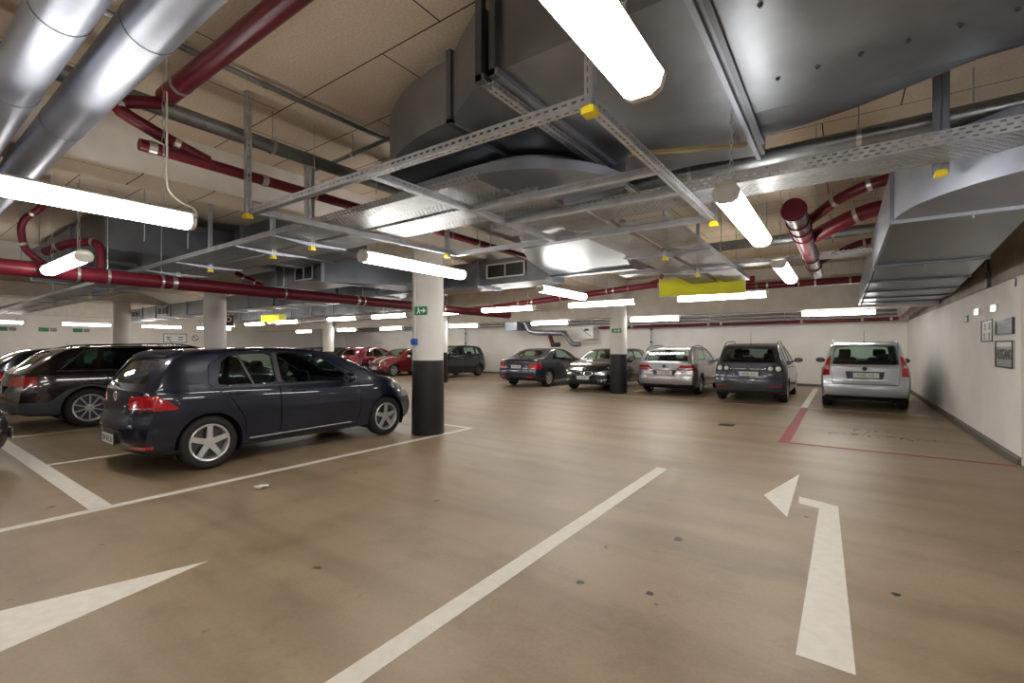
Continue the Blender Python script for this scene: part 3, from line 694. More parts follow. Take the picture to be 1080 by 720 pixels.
poly_duct('duct_transition', [(-7.6, 4.82), (-6.8, 6.1), (-6.8, 6.78), (-7.6, 6.78)], 2.64, 3.1, 'galv_dark', T5)
bar('flange', (-7.62, 4.79, 2.63), (-7.58, 5.63, 3.17), 'galv_bright', T5); bar('flange', (-9.2, 4.79, 2.63), (-9.16, 5.63, 3.17), 'galv_bright', T5)
grille(-8.15, 4.80, 2.83, .6, .26, T5)

T6 = thing('air_duct', 'wide ribbed duct along the right wall with curved front end', 'duct', (1, 9, 2.5), 0, 'rectangular air ducts')
poly_duct('duct_elbow', arc(1.50, 4.94, 1.15, 180, 270) + [(6, 3.79), (6, 4.94)], 2.5, 2.90, 'galv_bright', T6, smooth=30)
poly_duct('duct_section', [(.35, 4.97), (1.17, 4.97), (1.72, 12), (1.74, 14.2), (.40, 14.2)], 2.5, 2.90, 'galv', T6)
poly_duct('duct_section', [(1.17, 4.97), (6, 4.97), (6, 5.4), (1.2, 5.4)], 2.5, 2.74, 'galv', T6)
for i, y in enumerate((4.95, 7.5, 9.3, 10.9, 12.3, 13.5)):
    xr = 1.17 + .075*(y-4.97) if y > 5 else 3
    bar('cross_rib', (.33, y-.018, 2.472), (min(xr, 1.72)+.02 if y > 5 else 3, y+.018, 2.5), 'galv_bright' if i == 0 else 'galv_dark', T6)
    MB().tube([(.42-1+.4, y-9, -.05), (.42-1+.4, y-9, 1.1)], .006, 6).build('hanger_rod', M['steel'], T6)
for y0, y1 in ((4.97, 7.5), (7.5, 9.3), (9.3, 10.9), (10.9, 12.3), (12.3, 14.2)):
    bar('edge_angle', (.325, y0+.01, 2.485), (.35, y1-.01, 2.92), 'galv_bright', T6)
T7 = thing('air_duct', 'dark rectangular duct high on the left above the red main pipe', 'duct', (-10.2, 2.2, 2.75), 0, 'rectangular air ducts')
poly_duct('duct_section', [(-9.6, 2.0), (-8.45, 2.0), (-8.45, 4.4), (-9.6, 4.4)], 2.86, 3.4, 'galv_dark', T7)
poly_duct('duct_section', [(-13.2, 2.0), (-9.62, 2.0), (-9.62, 2.7), (-13.2, 2.7)], 2.80, 3.4, 'galv_dark', T7)
for x in (-13.1, -11.6, -10.2): bar('flange', (x-.02, 1.97, 2.77), (x+.02, 2.73, 3.43), 'galv_bright', T7)
T8 = thing('air_duct', 'dark duct at upper left behind the hung frame', 'duct', (-6.5, 3.6, 3.0), 0, 'rectangular air ducts')
poly_duct('duct_section', [(-8.2, 3.6), (-6.05, 3.6), (-6.05, 4.6), (-8.2, 4.6)], 2.9, 3.4, 'galv_dark', T8)
for x in (-7.9, -7.0, -6.1): bar('flange', (x-.02, 3.57, 2.87), (x+.02, 4.63, 3.43), 'galv', T8)
T9 = thing('air_duct', 'far duct over the back left parking row', 'duct', (-16, 11, 2.7), 0, 'rectangular air ducts')
poly_duct('duct_section', [(-26, 10.6), (-10.8, 10.6), (-10.8, 11.4), (-26, 11.4)], 2.72, 3.15, 'galv', T9)
for k in range(10): bar('flange', (-25+k*1.5, 10.57, 2.70), (-24.96+k*1.5, 11.43, 3.17), 'galv_bright', T9)

# ---- signs hanging and on walls
def panel(name, label, loc, rz, w, h, mat, d=.03, rods=True, cat='sign'):
    t = thing(name, label, cat, loc, rz)
    MB().box((-w/2, -d/2, -h/2), (w/2, d/2, h/2)).build('panel', M[mat], t)
    m = MB()
    for a, b in (((-w/2-.008, -h/2-.008), (w/2+.008, -h/2)), ((-w/2-.008, h/2), (w/2+.008, h/2+.008)), ((-w/2-.008, -h/2), (-w/2, h/2)), ((w/2, -h/2), (w/2+.008, h/2))):
        m.box((a[0], -d/2-.004, a[1]), (b[0], d/2+.004, b[1]))
    m.build('edge_frame', M['white_plastic'], t)
    if rods:
        for s in (-1, 1): MB().tube([(s*w*.4, 0, h/2), (s*w*.4, 0, CZ-loc[2])], .005, 6).build('hanger_rod', M['steel'], t)
    return t
panel('yellow_panel', 'large blank yellow panel hanging at the end of the cable trays', (-2.12, 8.98, 2.58), .17, 1.46, .31, 'yellow_sign')
panel('yellow_panel', 'small far blank yellow panel hanging above the roof of the blue hatchback', (-18.8, 9.75, 2.60), .15, 1.5, .34, 'yellow_sign')
def wall_board(label, y0, y1, z0, z1, mat, frame='black', name='wall_sign'):
    cy, cz, w, h = (y0+y1)/2, (z0+z1)/2, y1-y0, z1-z0
    t = thing(name, label, 'sign', (1.8, cy, cz), -PI/2)    # local -y -> faces -x ; local x -> -y world
    MB().box((-w/2, -.018, -h/2), (w/2, 0, h/2)).build('board', M[mat], t)
    m = MB()
    for a, b in (((-w/2, -h/2), (w/2, -h/2+.02)), ((-w/2, h/2-.02), (w/2, h/2)), ((-w/2, -h/2), (-w/2+.02, h/2)), ((w/2-.02, -h/2), (w/2, h/2))):
        m.box((a[0], -.028, a[1]), (b[0], -.018, b[1]))
    m.build('frame', M[frame], t); return t
M['board_grey'] = plain('silver_board', (.42, .43, .42), .35, .3)
M['board_purple'] = plain('violet_board', (.06, .055, .13), .4)
M['ink'] = plain('dark_print', (.02, .03, .04), .5)
M['mid_grey'] = plain('grey_print', (.25, .25, .30), .5)
t = wall_board('silver wall sign reading AUSGANG in dark capitals on the right wall', 8.56, 9.38, 1.18, 1.55, 'board_grey')
link('lettering', text_mesh('AUSGANG', .20, .001, .72), M['ink'], t, (0, -.020, -.01), (PI/2, 0, 0))
MB().box((-.38, -.0185, .10), (.38, -.0183, .165)).build('top_strip', M['white'], t)
t = wall_board('small violet and grey board right above the AUSGANG sign', 8.56, 9.38, 1.63, 1.845, 'board_purple', 'board_purple')
MB().box((-.30, -.0195, -.09), (.38, -.0182, .03)).build('grey_field', M['mid_grey'], t)
t = wall_board('white framed notice with little pictograms left of the AUSGANG sign', 9.54, 10.2, 1.54, 1.87, 'white')
m = MB()
for cx, cz in ((-.12, .06), (.14, .06), (-.15, -.09), (.12, -.09)):
    m.lathe([(-.021, .035), (-.018, .035)], 'y', 14, (cx, 0, cz+.03)); m.box((cx-.05, -.021, cz-.04), (cx+.05, -.018, cz-.01))
m.build('pictogram', M['mid_grey'], t)
def emergency(label, y, z):
    t = thing('emergency_light', label, 'light', (1.8, y, z), -PI/2, 'small bright wall lights')
    MB().box((-.10, -.03, -.05), (.10, 0, .05)).build('housing', M['white_plastic'], t)
    MB().prism([(-.09, -.04), (.09, -.04), (.07, .04), (-.07, .04)], 'y', -.05, -.03).build('lens', M['lamp_small'], t)
M['lamp_small'] = emis('small_lamp', (1, .98, .92), 5)
emergency('small bright wall light above the pictogram notice', 10.45, 2.03); emergency('small bright wall light above the violet board', 9.42, 2.02)
t = thing('exit_sign', 'tiny green escape sign on the right wall before the bright wall lights', 'sign', (1.8, 11.35, 2.0), -PI/2)
MB().box((-.12, -.015, -.10), (.12, 0, .02)).build('sign_panel', M['green'], t)
MB().prism([(-.03, -.07), (.05, -.07), (.02, -.01), (-.02, -.01)], 'y', -.018, -.015).build('pictogram', M['white'], t)
t = thing('junction_box', 'dark junction box with conduit on the upper right wall', 'box', (1.84, 10.0, 2.35), -PI/2)
MB().box((-.06, -.05, .02), (.06, 0, .25)).build('housing', M['galv_dark'], t)
MB().tube([(0, -.02, .25), (0, -.02, .9)], .012).build('conduit', M['galv_dark'], t)
MB().tube([(0, -.02, .02), (.05, -.03, -.0), (1.3, -.03, .004), (1.5, -.04, -.02), (1.5, -.05, -.12)], .008).build('cable', M['black'], t)
# far left wall signs
for i, y in enumerate((3.6, 4.9, 6.05)):
    t = thing('exit_sign', 'tiny green sign on the far left wall, %s of the row' % ['first', 'second', 'third'][i], 'sign', (-29.6, y, 2.26), PI/2, 'green signs on the far left wall')
    MB().box((-.18, -.015, -.09), (.16, 0, .09)).build('sign_panel', M['green'], t)
    MB().box((.20, -.015, -.08), (.42, 0, .08)).build('arrow_panel', M['mid_grey'], t)
t = thing('notice_board', 'pale framed notice on the far left wall between two columns', 'sign', (-29.6, 10.0, 1.95), PI/2)
MB().box((-.55, -.015, -.25), (.55, 0, .25)).build('board', M['mid_grey'], t); MB().box((-.51, -.017, -.21), (.51, -.015, .21)).build('sheet', M['white'], t)
m = MB()
for q in (-.3, .25): m.box((q-.12, -.019, .02), (q+.12, -.017, .07)).box((q-.12, -.019, -.1), (q+.1, -.017, -.06))
m.build('print', M['ink'], t)
t = thing('no_smoking_sign', 'round prohibition sign beside the notice on the far left wall', 'sign', (-29.6, 10.95, 1.97), PI/2)
MB().lathe([(-.012, .17), (0, .17)], 'y', 24).build('disc', M['mid_grey'], t); MB().lathe([(-.014, .12), (-.012, .12)], 'y', 24).build('disc_face', M['white'], t)
MB().box((-.13, -.016, -.02), (.13, -.013, .02), Matrix.Rotation(.8, 3, 'Y')).build('slash', M['ink'], t)
t = thing('hose_sign', 'small square red sign hanging right of the column behind the hatchback', 'sign', (-19.1, 8.2, 2.47), .6)
MB().box((-.2, -.01, -.2), (.2, .01, .2)).build('sign_panel', M['red_pipe'], t)
MB().tube([(0.09*math.cos(a), -.014, .05+.09*math.sin(a)) for a in [2*PI*k/14 for k in range(14)]], .018, 6, closed=True).build('hose_symbol', M['white'], t)
for s in (-1, 1): MB().tube([(s*.15, 0, .2), (s*.15, 0, CZ-2.47)], .005, 6).build('hanger_rod', M['steel'], t)

t = thing('mounting_rail', 'thin yellowish rail under the huge duct beside the right hanging chain', 'rail', (-.96, 3.62, 2.95), math.atan2(.33, .76))
MB().box((-.42, -.018, -.012), (.42, .018, .012)).build('rail_bar', plain('yellowed_timber', (.20, .15, .06), .6), t)
for q in (-.36, .36): MB().box((q-.012, -.012, .012), (q+.012, .012, .05)).build('bracket', M['clamp'], t)

# ---- silver duct group on the back wall
t = thing('exhaust_duct', 'shiny silver box and round ducting above the dark convertible', 'duct', (-13, 19.8, 2.2), 0)
MB().box((-1.2, -.45, .12), (-.45, .45, .70)).build('plenum_box', M['galv_bright'], t)
MB().tube(smooth_path([(-.5, 0, .55), (-.2, 0, .5), (.0, 0, .05), (.5, 0, -.02), (2.1, 0, -.06)]), .13, 20).build('round_duct', M['galv_bright'], t, smooth=60)
MB().tube(smooth_path([(2.0, -.1, -.05), (2.15, -.15, -.12), (2.6, -.2, -.62), (3.0, -.2, -.60)]), .11, 20).build('dropping_duct', M['galv'], t, smooth=60)
MB().tube([(1.2, .0, -.1), (1.45, -.1, -.62)], .10, 20).build('red_branch', M['red_pipe'], t, smooth=60)
MB().tube([(1.4, -.1, -.62), (1.85, -.15, -.62)], .11, 20).build('dark_outlet', M['black'], t, smooth=60)
for f in (.6, 1.3, 1.9): MB().tube([(f, 0, -.03), (f+.02, 0, -.03)], .137, 20).build('joint_band', M['clamp'], t)
t = thing('control_box', 'white wall cabinet with a slanted mark, left of the back column', 'box', (-9.85, 20.2, 2.15))
MB().box((-.33, -.25, -.3), (.33, .4, .3)).build('cabinet', M['white_plastic'], t)
MB().prism([(-.28, .16), (-.25, .19), (.27, -.18), (.24, -.21)], 'y', -.254, -.25).build('diagonal_mark', M['mid_grey'], t)
MB().box((-.12, -.256, .08), (.1, -.25, .18)).build('display', M['ink'], t)
t = thing('valve_set', 'small red valves on the back wall right of the white control cabinet', 'valve', (-8.75, 20.3, 2.1))
for k in range(3): MB().tube([(k*.22, 0, .2), (k*.22, 0, -.05-.06*k), (k*.22+.1, -.02, -.08-.06*k)], .03, 8).build('valve', M['red_pipe'], t)

# ---- thin threaded rods dropping from the ceiling (each hangs a pipe or tray)
rod_me = MB().tube([(0, 0, 0), (0, 0, 1)], .006, 6).mesh('rod')
k = 0
for (x, y, z) in [(-4.6, .62, 2.95), (-5.2, .62, 2.95), (-3.3, 2.9, 3.0), (-2.4, 4.6, 2.7), (-3.6, 4.6, 2.7), (-6.7, 2.4, 2.7), (-7.2, 2.1, 2.8), (-8.5, 1.2, 2.6), (-10, 1.6, 2.6), (-.2, 5.3, 2.8), (.1, 6.4, 2.9), (-.9, 7.7, 2.95), (-3.4, 8.2, 2.9), (-2.9, 9.4, 2.9), (-5.5, 9.0, 2.9), (-4.4, 10.4, 3.0), (-.2, 12.9, 3.05), (.4, 12.9, 3.05)]:
    o = link('threaded_rod', rod_me, M['steel'], None, (x, y, z)); o.scale = (1, 1, CZ-z)
    tag(o, 'thin threaded steel hanger rod dropping from the ceiling', 'rod', 'thin threaded rods')
# ------------------------------------------------------------------ cars
import numpy as np
def lerp_tab(tab, x):
    if x <= tab[0][0]: return tab[0][1]
    for (a, b), (c, d) in zip(tab, tab[1:]):
        if x <= c: return b + (d-b)*(x-a)/(c-a) if c > a else d
    return tab[-1][1]
def chaikin(pts, n=2):
    for _ in range(n):
        q = [pts[0]]
        for a, b in zip(pts, pts[1:]):
            q.append((a[0]*.75+b[0]*.25, a[1]*.75+b[1]*.25)); q.append((a[0]*.25+b[0]*.75, a[1]*.25+b[1]*.75))
        q.append(pts[-1]); pts = q
    return pts
def catmull(P, k):
    out = []
    n = len(P)
    for i in range(n-1):
        p0, p1, p2, p3 = P[max(i-1, 0)], P[i], P[i+1], P[min(i+2, n-1)]
        for j in range(k):
            t = j/k; t2, t3 = t*t, t*t*t
            out.append(tuple(.5*((2*p1[c]) + (-p0[c]+p2[c])*t + (2*p0[c]-5*p1[c]+4*p2[c]-p3[c])*t2 + (-p0[c]+3*p1[c]-3*p2[c]+p3[c])*t3) for c in range(2)))
    out.append(P[-1]); return out

class Body:
    """closed car shell lofted along x (x from the rear bumper 0 to the front L)"""
    def __init__(s, S, ns=84, k=2):
        s.S = S; L, W = S['L'], S['W']; s.L, s.W = L, W
        s.top = chaikin(S['top'], 2); s.belt = chaikin(S['belt'], 1); s.bot = S['bot']
        s.rear = chaikin(S['rear'], 1); s.front = chaikin(S['front'], 1)
        xs = sorted(set([round(L*(.5-.5*math.cos(PI*i/ns))*.55 + L*i/ns*.45, 4) for i in range(ns+1)]))
        rings = []
        for x in xs: rings.append(s.section(x, k))
        def cap(x, ring):
            zc = .5*(ring[0][1]+ring[-1][1]); o = []
            for f in (.82, .6, .38, .16): o.append((x, [(y*f, zc+(z-zc)*f) for y, z in ring]))
            return o, zc
        A, za = cap(0, rings[0]); B, zb = cap(L, rings[-1])
        R = A[::-1] + list(zip(xs, rings)) + B
        V = []; n = len(rings[0]); 
        for x, ring in R:
            full = ring + [(-y, z) for y, z in ring[-2:0:-1]]
            V += [s.warp(x, y, z) for y, z in full]
        m = 2*n-2; Fc = []
        for i in range(len(R)-1):
            for j in range(m):
                a, b = i*m+j, i*m+(j+1) % m
                Fc.append((a, a+m, b+m, b))
        V.append(s.warp(0, 0, za)); V.append(s.warp(L, 0, zb)); c0, c1 = len(V)-2, len(V)-1
        for j in range(m):
            Fc.append((c0, j, (j+1) % m)); o = (len(R)-1)*m; Fc.append((c1, o+(j+1) % m, o+j))
        s.V, s.F = V, Fc
        bm = bmesh.new(); vs = [bm.verts.new(v) for v in V]
        for f in Fc: bm.faces.new([vs[i] for i in f])
        bmesh.ops.recalc_face_normals(bm, faces=bm.faces); bm.normal_update()
        bm.verts.ensure_lookup_table(); s.N = [v.normal.copy() for v in bm.verts]; s.F = [tuple(v.index for v in f.verts) for f in (bm.verts.index_update() or bm.faces)]
        bm.free(); s.cache = {}
    def halfw(s, x):
        L, W = s.L, s.W; r, f = .55, .75
        w = W/2
        if x < r: w *= 1 - s.S.get('taper_r', .085)*((r-x)/r)**2
        if x > L-f: w *= 1 - s.S.get('taper_f', .13)*((x-L+f)/f)**2
        return w
    def section(s, x, k):
        S = s.S; zt = lerp_tab(s.top, x); zb = lerp_tab(s.bot, x); w = s.halfw(x)
        bl = min(lerp_tab(s.belt, x), zt-.045); h = max(.012, zt-.075-bl); th = S.get('tumble', .36)
        e = S.get('edge', .07); zm = zb + (bl-zb)*.5
        yr = .945*w - th*h
        P = [(0, zb), (.70*w, zb), (.92*w, zb+.02), (.975*w, zb+.10), (1.0*w, zm), (.995*w, zm+(bl-zm)*.45), (.972*w, bl-.05), (.945*w, bl),
             (.945*w-th*h*.5, bl+h*.5), (yr, bl+h), (yr-e*.45, zt-.028), (yr-e*1.5, zt-.010), (yr*.5, zt-.002), (0, zt)]
        return catmull(P, k)
    def xr(s, z): return lerp_tab([(b, a) for a, b in s.rear], z)
    def xf(s, z): return lerp_tab([(b, a) for a, b in s.front], z)
    def warp(s, x, y, z):
        L = s.L; u = min(1, abs(y)/(s.W/2))
        dr = s.xr(z) + s.S.get('round_r', .17)*u**3.2
        df = s.xf(z) + s.S.get('round_f', .34)*u**2.6
        wr = max(0, 1-x/.95)**2; wf = max(0, 1-(L-x)/1.15)**2
        return (x + dr*wr - df*wf, y, z)
    def hollow(s, off, th):
        key = (off, th)
        if key in s.cache: return s.cache[key]
        n = len(s.V); V = [tuple(Vector(v)+nn*off) for v, nn in zip(s.V, s.N)] + [tuple(Vector(v)+nn*(off-th)) for v, nn in zip(s.V, s.N)]
        Fc = list(s.F) + [tuple(i+n for i in f[::-1]) for f in s.F]
        me = bpy.data.meshes.new('h'); me.from_pydata(V, [], Fc); me.update(); s.cache[key] = me; return me

def booleans(me, ops):
    """ops: list of (operation, mesh)"""
    o = bpy.data.objects.new('tmp', me); COL.objects.link(o); tmp = []
    for op, cm in ops:
        c = bpy.data.objects.new('cut', cm); COL.objects.link(c); tmp.append(c)
        md = o.modifiers.new('b', 'BOOLEAN'); md.operation = op; md.object = c
        md.solver = 'MANIFOLD' if 'MANIFOLD' in [e.identifier for e in md.bl_rna.properties['solver'].enum_items] else 'EXACT'
    dg = bpy.context.evaluated_depsgraph_get(); dg.update()
    r = bpy.data.meshes.new_from_object(o.evaluated_get(dg))
    bpy.data.objects.remove(o)
    for c in tmp: bpy.data.objects.remove(c)
    return r
def pm(pts, axis, a, b): return MB().prism(pts, axis, a, b).mesh('p')
def grow(pts, d):
    """offset a polygon outwards by d"""
    n = len(pts); ar = sum(pts[i][0]*pts[(i+1) % n][1]-pts[(i+1) % n][0]*pts[i][1] for i in range(n)); sg = 1 if ar > 0 else -1
    out = []
    for i in range(n):
        a, b, c = Vector(pts[i-1]), Vector(pts[i]), Vector(pts[(i+1) % n])
        e1, e2 = (b-a).normalized(), (c-b).normalized()
        n1, n2 = Vector((e1.y, -e1.x))*sg, Vector((e2.y, -e2.x))*sg
        m = (n1+n2); m = m/ max(.35, m.length_squared/2) if m.length > 1e-6 else n1
        out.append((b.x+m.x*d, b.y+m.y*d))
    return out
def rounded(pts, r=.25, n=3):
    out = []; N_ = len(pts)
    for i in range(N_):
        a, b, c = Vector(pts[i-1]), Vector(pts[i]), Vector(pts[(i+1) % N_])
        p, q = b+(a-b)*r, b+(c-b)*r
        for k in range(n+1):
            t = k/n; v = p*(1-t)**2+b*2*t*(1-t)+q*t*t; out.append((v.x, v.y))
    return out

def wheel(R, x, y, side, style, mat_rim, parent, W=.205):
    """tyre (mesh named wheel) with its rim as a child; axis along y, outer face towards side"""
    rr = R*.69; w = W/2
    prof = [(-w*.80, rr*.98), (-w*.95, rr+.02), (-w, (R+rr)/2), (-w*.92, R-.025), (-w*.7, R-.004), (0, R), (w*.7, R-.004), (w*.92, R-.025), (w, (R+rr)/2), (w*.95, rr+.02), (w*.80, rr*.98)]
    o = MB().lathe(prof, 'y', 44, closed=True).build('wheel', M['rubber'], parent, (x, y, R), smooth=50)
    m = MB(); s = side
    m.lathe([(s*w*.86, rr+.004), (s*w*.92, rr-.004), (s*w*.84, rr-.020), (s*w*.35, rr-.03), (-s*w*.8, rr-.03), (-s*w*.8, rr)], 'y', 40, closed=True)
    ns, sw, dbl = style
    for k in range(ns):
        a = 2*PI*k/ns + .3
        for dd in ((-.11, .11) if dbl else (0,)):
            m2 = MB(); hw0, hw1 = sw*1.0, sw*.8
            y0, y1 = (w*.55, w*.72) if s > 0 else (-w*.72, -w*.55)
            ya, yb = (w*.66, w*.84) if s > 0 else (-w*.84, -w*.66)
            vs = []
            for (r_, hw, p, q) in ((.03, hw0, y0, y1), (rr-.012, hw1, ya, yb)):
                for (t, yy) in ((-hw, p), (hw, p), (hw, q), (-hw, q)):
                    ang = a; ct, st_ = math.cos(ang), math.sin(ang)
                    tt = t + (dd*r_ if dbl else 0)
                    vs.append(m.bm.verts.new((r_*ct - tt*st_, yy, r_*st_ + tt*ct)))
            for f in ((0,1,2,3),(7,6,5,4),(0,4,5,1),(1,5,6,2),(2,6,7,3),(3,7,4,0)): m.bm.faces.new([vs[i] for i in f])
            m2.bm.free()
    m.lathe([(s*w*.5, .065), (s*w*.74, .062), (s*w*.80, .03), (s*w*.80, .001)], 'y', 20)
    bmesh.ops.recalc_face_normals(m.bm, faces=m.bm.faces)
    m.build('rim', mat_rim, o, smooth=40)
    MB().lathe([(s*w*.1, rr-.035), (s*w*.2, rr-.035)], 'y', 28).build('brake_disc', M['alloy_dark'], o)
    return o

def make_car(name, S, label, x, y, rz, cat='car', group=None):
    B = Body(S, S.get('ns', 84)); L, W = S['L'], S['W']; cx = L/2; R = S['R']; xa, xb = S['axles']
    t = thing(name, label, cat, (x, y, 0), rz, group)
    off = Vector((-cx, 0, 0))
    def put(nm, me, mat, par=t, ang=32):
        if len(me.polygons) == 0: return None
        if par is t: me.transform(Matrix.Translation(off))
        me.materials.clear(); o = bpy.data.objects.new(nm, me); COL.objects.link(o); me.materials.append(mat); o.parent = par; shade(me, ang); return o
    paint = S['paint']
    def side(pts, y0=.3, y1=1.3): return [pm(pts, 'y', y0, y1), pm(pts, 'y', -y1, -y0)]
    ops = []
    for ax in (xa, xb):
        for s in (-1, 1):
            ops.append(('DIFFERENCE', MB().lathe([(s*(W/2-.30), R+.045), (s*1.3, R+.045)], 'y', 36, (ax, 0, R)).mesh('c')))
    winside = [rounded(p, .12, 2) for p in S['side_windows']]
    gl = []
    for p in winside:
        for m_ in side(p): ops.append(('DIFFERENCE', m_))
    ws, wsx = S['windscreen']; rw, rwx = S['rear_window']
    sym = lambda h: h + [(-a, b) for a, b in h[::-1]]
    ws, rw = rounded(sym(ws), .08, 2), rounded(sym(rw), .08, 2)
    ops.append(('DIFFERENCE', pm(ws, 'x', *wsx))); ops.append(('DIFFERENCE', pm(rw, 'x', *rwx)))
    base = B.hollow(0, .028)
    body = booleans(base, ops)
    # doors
    cut = []
    for p in S['doors']:
        q = rounded(p, .07, 2); g = grow(q, .007)
        for s in (-1, 1):
            a, b = (.42, 1.3) if s > 0 else (-1.3, -.42)
            dm = booleans(body, [('INTERSECT', pm(q, 'y', a, b))])
            d = put('door', dm, paint)
            if d:
                hx, hz = S['handles'][S['doors'].index(p)]
                yy = s*(B.halfw(hx)*.985)
                if not S.get('no_handle'):
                    MB().tube(smooth_path([(hx-cx-.09, yy, hz), (hx-cx-.08, yy+s*.028, hz+.004), (hx-cx+.08, yy+s*.028, hz+.004), (hx-cx+.09, yy, hz)]), .011, 8).build('door_handle', S.get('handle_mat', paint), d, smooth=60)
            cut.append(('DIFFERENCE', pm(g, 'y', a, b)))
    for key, nm, ax in (('tailgate', 'tailgate', 'x'), ('bonnet', 'bonnet', 'z')):
        if key in S:
            h, rng = S[key]; q = rounded(sym(h), .05, 2) if ax == 'x' else rounded([(a, b) for b, a in h] + [(a, -b) for b, a in h[::-1]], .05, 2)
            if ax == 'x':
                put(nm, booleans(body, [('INTERSECT', pm(q, 'x', *rng))]), paint); cut.append(('DIFFERENCE', pm(grow(q, .007), 'x', *rng)))
            else:
                put(nm, booleans(body, [('INTERSECT', pm(q, 'z', *rng))]), paint); cut.append(('DIFFERENCE', pm(grow(q, .005), 'z', *rng)))
    if cut: body = booleans(body, cut)
    put('body_shell', body, paint)
    # glazing
    gm = S.get('glass', M['glass'])
    gsh = B.hollow(-.010, .006)
    put('windscreen', booleans(gsh, [('INTERSECT', pm(grow(ws, .01), 'x', *wsx))]), M['glass'])
    put('rear_window', booleans(gsh, [('INTERSECT', pm(grow(rw, .01), 'x', *rwx))]), gm)
    for p in winside:
        for m_ in side(grow(p, .01)): put('side_window', booleans(gsh, [('INTERSECT', m_)]), gm if p[0][0] < S.get('privacy_x', 99) else M['glass'])
    # overlay panels: (name, mat, kind, polygon, range, offset)
    for pn in S.get('panels', ()):
        nm, mat, ax, pts, rng = pn[:5]; offp = pn[5] if len(pn) > 5 else .004
        sh = B.hollow(offp, .02)
        if ax == 'x': ms = [pm(pts, 'x', *rng)] if min(p[0] for p in pts) < 0 else [pm(pts, 'x', *rng), pm([(-a, b) for a, b in pts], 'x', *rng)]
        elif ax == 'y': ms = [pm(pts, 'y', rng[0], rng[1]), pm(pts, 'y', -rng[1], -rng[0])]
        extra = []
        for m_ in ms:
            o_ = [('INTERSECT', m_)]
            if len(pn) > 6:
                for hx, hz, hr in pn[6]: o_.append(('DIFFERENCE', MB().lathe([(-1.4, hr), (1.4, hr)], 'y', 36, (hx, 0, hz)).mesh('c')))
            if len(pn) > 7: o_.append(('INTERSECT', pm(pn[7], 'y', -1.3, 1.3)))
            put(nm, booleans(sh, o_), mat)
    # wheel wells
    for ax in (xa, xb):
        for s in (-1, 1):
            r = R+.046; arcp = [(ax-cx+r*math.cos(a), R+r*math.sin(a)) for a in [math.radians(-25+230*k/22) for k in range(23)]]
            bm = bmesh.new(); yo, yi = s*(W/2-.035), s*(W/2-.32)
            A_ = [bm.verts.new((p[0], yo, p[1])) for p in arcp]; C_ = [bm.verts.new((p[0], yi, p[1])) for p in arcp]
            for i in range(22): bm.faces.new((A_[i], A_[i+1], C_[i+1], C_[i]))
            bm.faces.new(C_)
            me = bpy.data.meshes.new('w'); bm.to_mesh(me); bm.free()
            o = link('wheel_well', me, M['black'], t)
            tk = S.get('track', W/2-.125)
            wheel(R, ax-cx, s*tk, s, S.get('rim', (5, .035, False)), S.get('rim_mat', M['alloy']), t)
    # cabin
    m = MB(); zf = .30; m.box((xa-cx+.35, -W/2+.35, .24), (xb-cx-.38, W/2-.35, .30)); m.box((xa-cx-.3, -.5, .45), (xa-cx+.45, .5, .62))
    m.build('cabin_floor', M['black'], t)
    hr = S['H']
    def seat(xc, yc, w, hb, hs=.30):
        m = MB(); m.box((xc, yc-w/2, hs), (xc+.48, yc+w/2, hs+.18))
        m.box((xc-.08, yc-w/2, hs+.1), (xc+.05, yc+w/2, hs+hb), Matrix.Rotation(-.22, 3, 'Y'))
        return m
    fs = S.get('seat_x', L*.52) - cx; sh_ = hr-1.45
    for s in (-1, 1):
        o = seat(fs, s*.36, .48, .74, .30+sh_).build('front_seat', M['cloth'], t)
        bv = o.modifiers.new('b', 'BEVEL'); bv.width = .045; bv.segments = 3; shade(o.data, 60)
        m = MB().box((fs-.17, s*.36-.13, 1.06+sh_), (fs-.07, s*.36+.13, 1.25+sh_)); h = m.build('headrest', M['cloth'], o); bv = h.modifiers.new('b', 'BEVEL'); bv.width = .045; bv.segments = 3; shade(h.data, 60)
    if S.get('rear_seat', True):
        o = seat(fs-.92, 0, 1.22, .66, .32+sh_).build('rear_seat', M['cloth'], t); bv = o.modifiers.new('b', 'BEVEL'); bv.width = .045; bv.segments = 3
        for q in (-.38, .38):
            h = MB().box((fs-1.09, q-.12, 1.0+sh_), (fs-1.0, q+.12, 1.14+sh_)).build('headrest', M['cloth'], o); bv = h.modifiers.new('b', 'BEVEL'); bv.width = .035; bv.segments = 2
    MB().prism([(fs+.75, .60+sh_), (fs+.72, .92+sh_), (fs+.85, .98+sh_), (fs+1.25, .93+sh_), (fs+1.25, .60+sh_)], 'y', -W/2+.28, W/2-.28).build('dashboard', M['black'], t)
    o = MB().tube([(fs+.62+.05*math.cos(a), .36+.18*math.cos(a+PI/2), .90+sh_+.17*math.sin(a+PI/2)) for a in [2*PI*k/18 for k in range(18)]], .014, 6, closed=True).build('steering_wheel', M['black'], t)
    xm, zm = S['mirror']; wm = .945*B.halfw(xm)
    for s in (-1, 1):
        m = MB(); bmesh.ops.create_icosphere(m.bm, subdivisions=2, radius=1, matrix=Matrix.Translation((xm-cx, s*(wm+.13), zm)) @ Matrix.Diagonal((.075, .115, .075, 1)))
        o = m.build('door_mirror', S.get('mirror_mat', paint), t, smooth=60)
        MB().tube([(xm-cx, s*(wm-.03), zm-.05), (xm-cx, s*(wm+.09), zm-.03)], .02, 8).build('mirror_arm', M['black'], o)
        MB().lathe([(-.008, .062), (0, .062)], 'x', 20, (xm-cx-.060, s*(wm+.13), zm)).build('mirror_glass', M['alloy_dark'], o)
